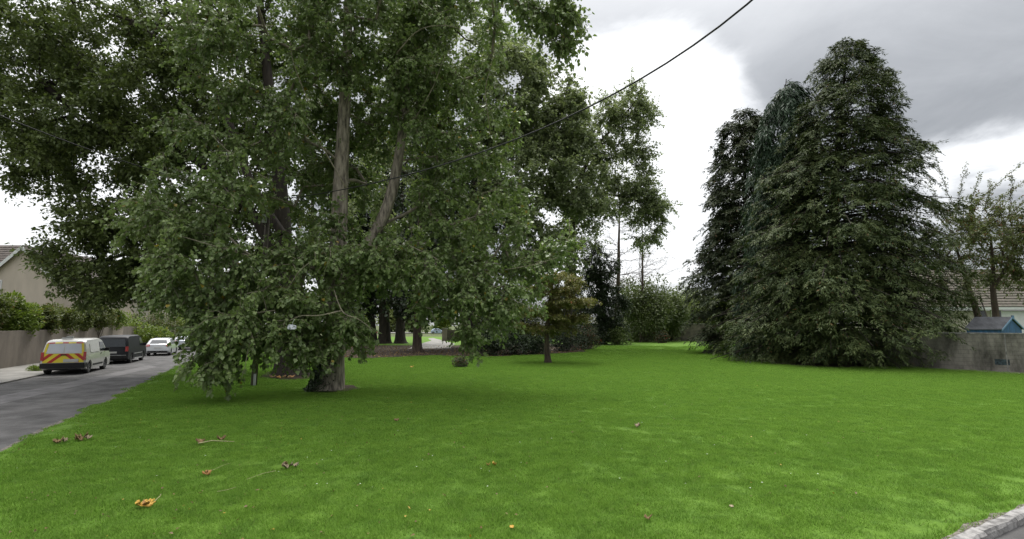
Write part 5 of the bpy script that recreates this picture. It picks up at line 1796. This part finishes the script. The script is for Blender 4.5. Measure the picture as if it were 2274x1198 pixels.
fallen('fallen_leaf', 'crumpled brown leaf pile nearest the side road edge', 130, 987, [(0, 0, .22, .12, 3, .9, .3, .3, 'fallbrown'), (.06, .04, .14, .10, 0, .8, 1.7, .4, 'fallgrey'), (-.1, .02, .12, .08, 0, .8, 2.7, .4, 'fallbrown')])
fallen('fallen_leaf', 'larger crumpled brown leaf right of the road edge pile', 180, 981, [(0, 0, .28, .15, 3, 1.0, .5, .4, 'fallbrown'), (.09, .05, .16, .11, 0, .9, 1.2, .4, 'fallgrey'), (-.1, -.02, .16, .09, 0, .9, 2.2, .4, 'fallbrown')])
fallen('fallen_leaf', 'pair of small orange leaves in the middle of the lawn', 1088, 1038, [(-.05, 0, .09, .06, 3, .9, .8, .5, 'fallorange'), (.06, 0, .12, .07, 3, .9, 2.2, .5, 'fallyellow')])
fallen('fallen_leaf', 'small dark curled leaf in the right middle of the lawn', 1413, 952, [(0, 0, .14, .08, 0, 1.1, .4, .5, 'fallgrey'), (.06, .03, .09, .06, 0, 1.0, 1.4, .5, 'fallbrown')])
fallen('fallen_leaf', 'tiny yellow leaf near the bottom edge of the lawn', 1136, 1178, [(0, 0, .055, .05, 0, .5, .4, .4, 'fallyellow')])
fallen('fallen_leaf', 'brown leaf in the near grass right of centre', 1438, 1158, [(0, 0, .12, .07, 3, .8, .2, .4, 'fallbrown')])
fallen('fallen_leaf', 'flat pale leaf in the near right grass', 1624, 1130, [(0, 0, .06, .05, 0, .3, .2, .3, 'fallgrey')])
fallen('fallen_leaf', 'small yellow leaf on the shaded lawn near the bush', 914, 817, [(0, 0, .26, .13, 3, .7, .2, .5, 'fallyellow')])
fallen('fallen_leaf', 'brown leaf on the shaded lawn in front of the poplar', 880, 940, [(0, 0, .13, .09, 0, .8, .2, .4, 'fallbrown')])
fallen('fallen_leaf', 'heap of rusty leaves at the foot of the road tree', 622, 841, [(0, 0, .5, .22, 3, .5, .2, .3, 'fallorange'), (.3, .05, .4, .2, 3, .5, 1.2, .3, 'fallbrown'), (-.35, .0, .3, .18, 0, .6, .4, .3, 'fallbrown'), (.55, .03, .26, .16, 0, .7, .4, .4, 'fallorange')])
b = gp(478, 981)
tw = empty('fallen_twig', b, 'dead twig with withered leaves on the left lawn', 'twig')
MB().tube([gp(440, 985, .05), gp(470, 979, .07), gp(520, 981, .04)], [.012, .010, .005], 5).build('stick', MAT['stalk'], tw)
for i, (px, py) in enumerate(((446, 984), (488, 978))):
    v, f = leaf_blade(.2, .09, 0, .8, 50 + i)
    q = mk('withered_leaf', v, f, MAT['fallbrown'], tw, True, False)
    q.location = gp(px, py, .03) - b
    q.rotation_euler = (.4, .1, i)
b = gp(505, 1088)
st_ = empty('straw_stalk', b, 'thin pale straw stem lying in the near left grass', 'twig')
MB().tube([gp(482, 1092, .04), gp(505, 1088, .05), gp(524, 1082, .04)], .003, 5).build('stick', MAT['stalk'], st_)

# scattered litter too small to count, and daisies
g_ = np.random.default_rng(33)
n = 1300
yy = 5.8 + 24 * g_.uniform(0, 1, n) ** .95
xx = (g_.uniform(-1.05, .75, n)) * yy - .5
keep = np.array([x > road_right(y) + .2 and y > np.interp(x, [k[0] for k in KERB], [k[1] for k in KERB]) + .3 for x, y in zip(xx, yy)])
dens = np.where(xx < 0, 1.0, .35)
keep &= g_.uniform(0, 1, n) < dens
xx, yy = xx[keep], yy[keep]
pz = np.array([lawn_h(x, y) + .035 for x, y in zip(xx, yy)])
p = np.stack([xx, yy, pz], 1)
n = len(p)
v, f = leaves(p, g_.normal(0, 1, (n, 3)) * np.array([1, 1, .35]), g_.normal(0, .35, (n, 3)) + np.array([0, 0, 1]), g_.uniform(.02, .065, n), g_.uniform(.015, .04, n), fold=.3)
tag(mk('leaf_litter', v, f, MAT['litter']), 'small dead leaves sprinkled over the lawn', kind='stuff')
n = 900
yy = 8 + 18 * g_.uniform(0, 1, n)
cxs = g_.uniform(-.95, .6, 40)
xx = (cxs[g_.integers(0, 40, n)] + g_.normal(0, .05, n)) * yy
keep = np.array([x > road_right(y) + .2 and y > np.interp(x, [k[0] for k in KERB], [k[1] for k in KERB]) + .4 for x, y in zip(xx, yy)])
xx, yy = xx[keep][:150], yy[keep][:150]
pz = np.array([lawn_h(x, y) + .05 for x, y in zip(xx, yy)])
p = np.stack([xx, yy, pz], 1)
n = len(p)
rr = g_.uniform(.006, .013, n)
ang = np.arange(6) * math.pi / 3
v = p[:, None] + np.stack([np.cos(ang), np.sin(ang), 0 * ang], 1)[None] * rr[:, None, None]
v = v.reshape(-1, 3)
f = np.arange(n * 6).reshape(-1, 6)
tag(mk('daisies', v, f, MAT['petal']), 'tiny white daisies dotted in the grass', kind='stuff')
# soil litter under the trees
n = 2200
sp = []
while len(sp) < n:
    q = gp(g_.uniform(690, 1310), g_.uniform(764, 795))
    if inside((q.x, q.y), soil_poly):
        sp.append((q.x, q.y, .03))
p = np.array(sp)
v, f = leaves(p, g_.normal(0, 1, (n, 3)) * np.array([1, 1, .3]), g_.normal(0, .35, (n, 3)) + np.array([0, 0, 1]), g_.uniform(.08, .22, n), g_.uniform(.05, .12, n), fold=.3)
tag(mk('leaf_litter', v, f, MAT['litter']), 'dead brown leaves under the park trees', kind='stuff')
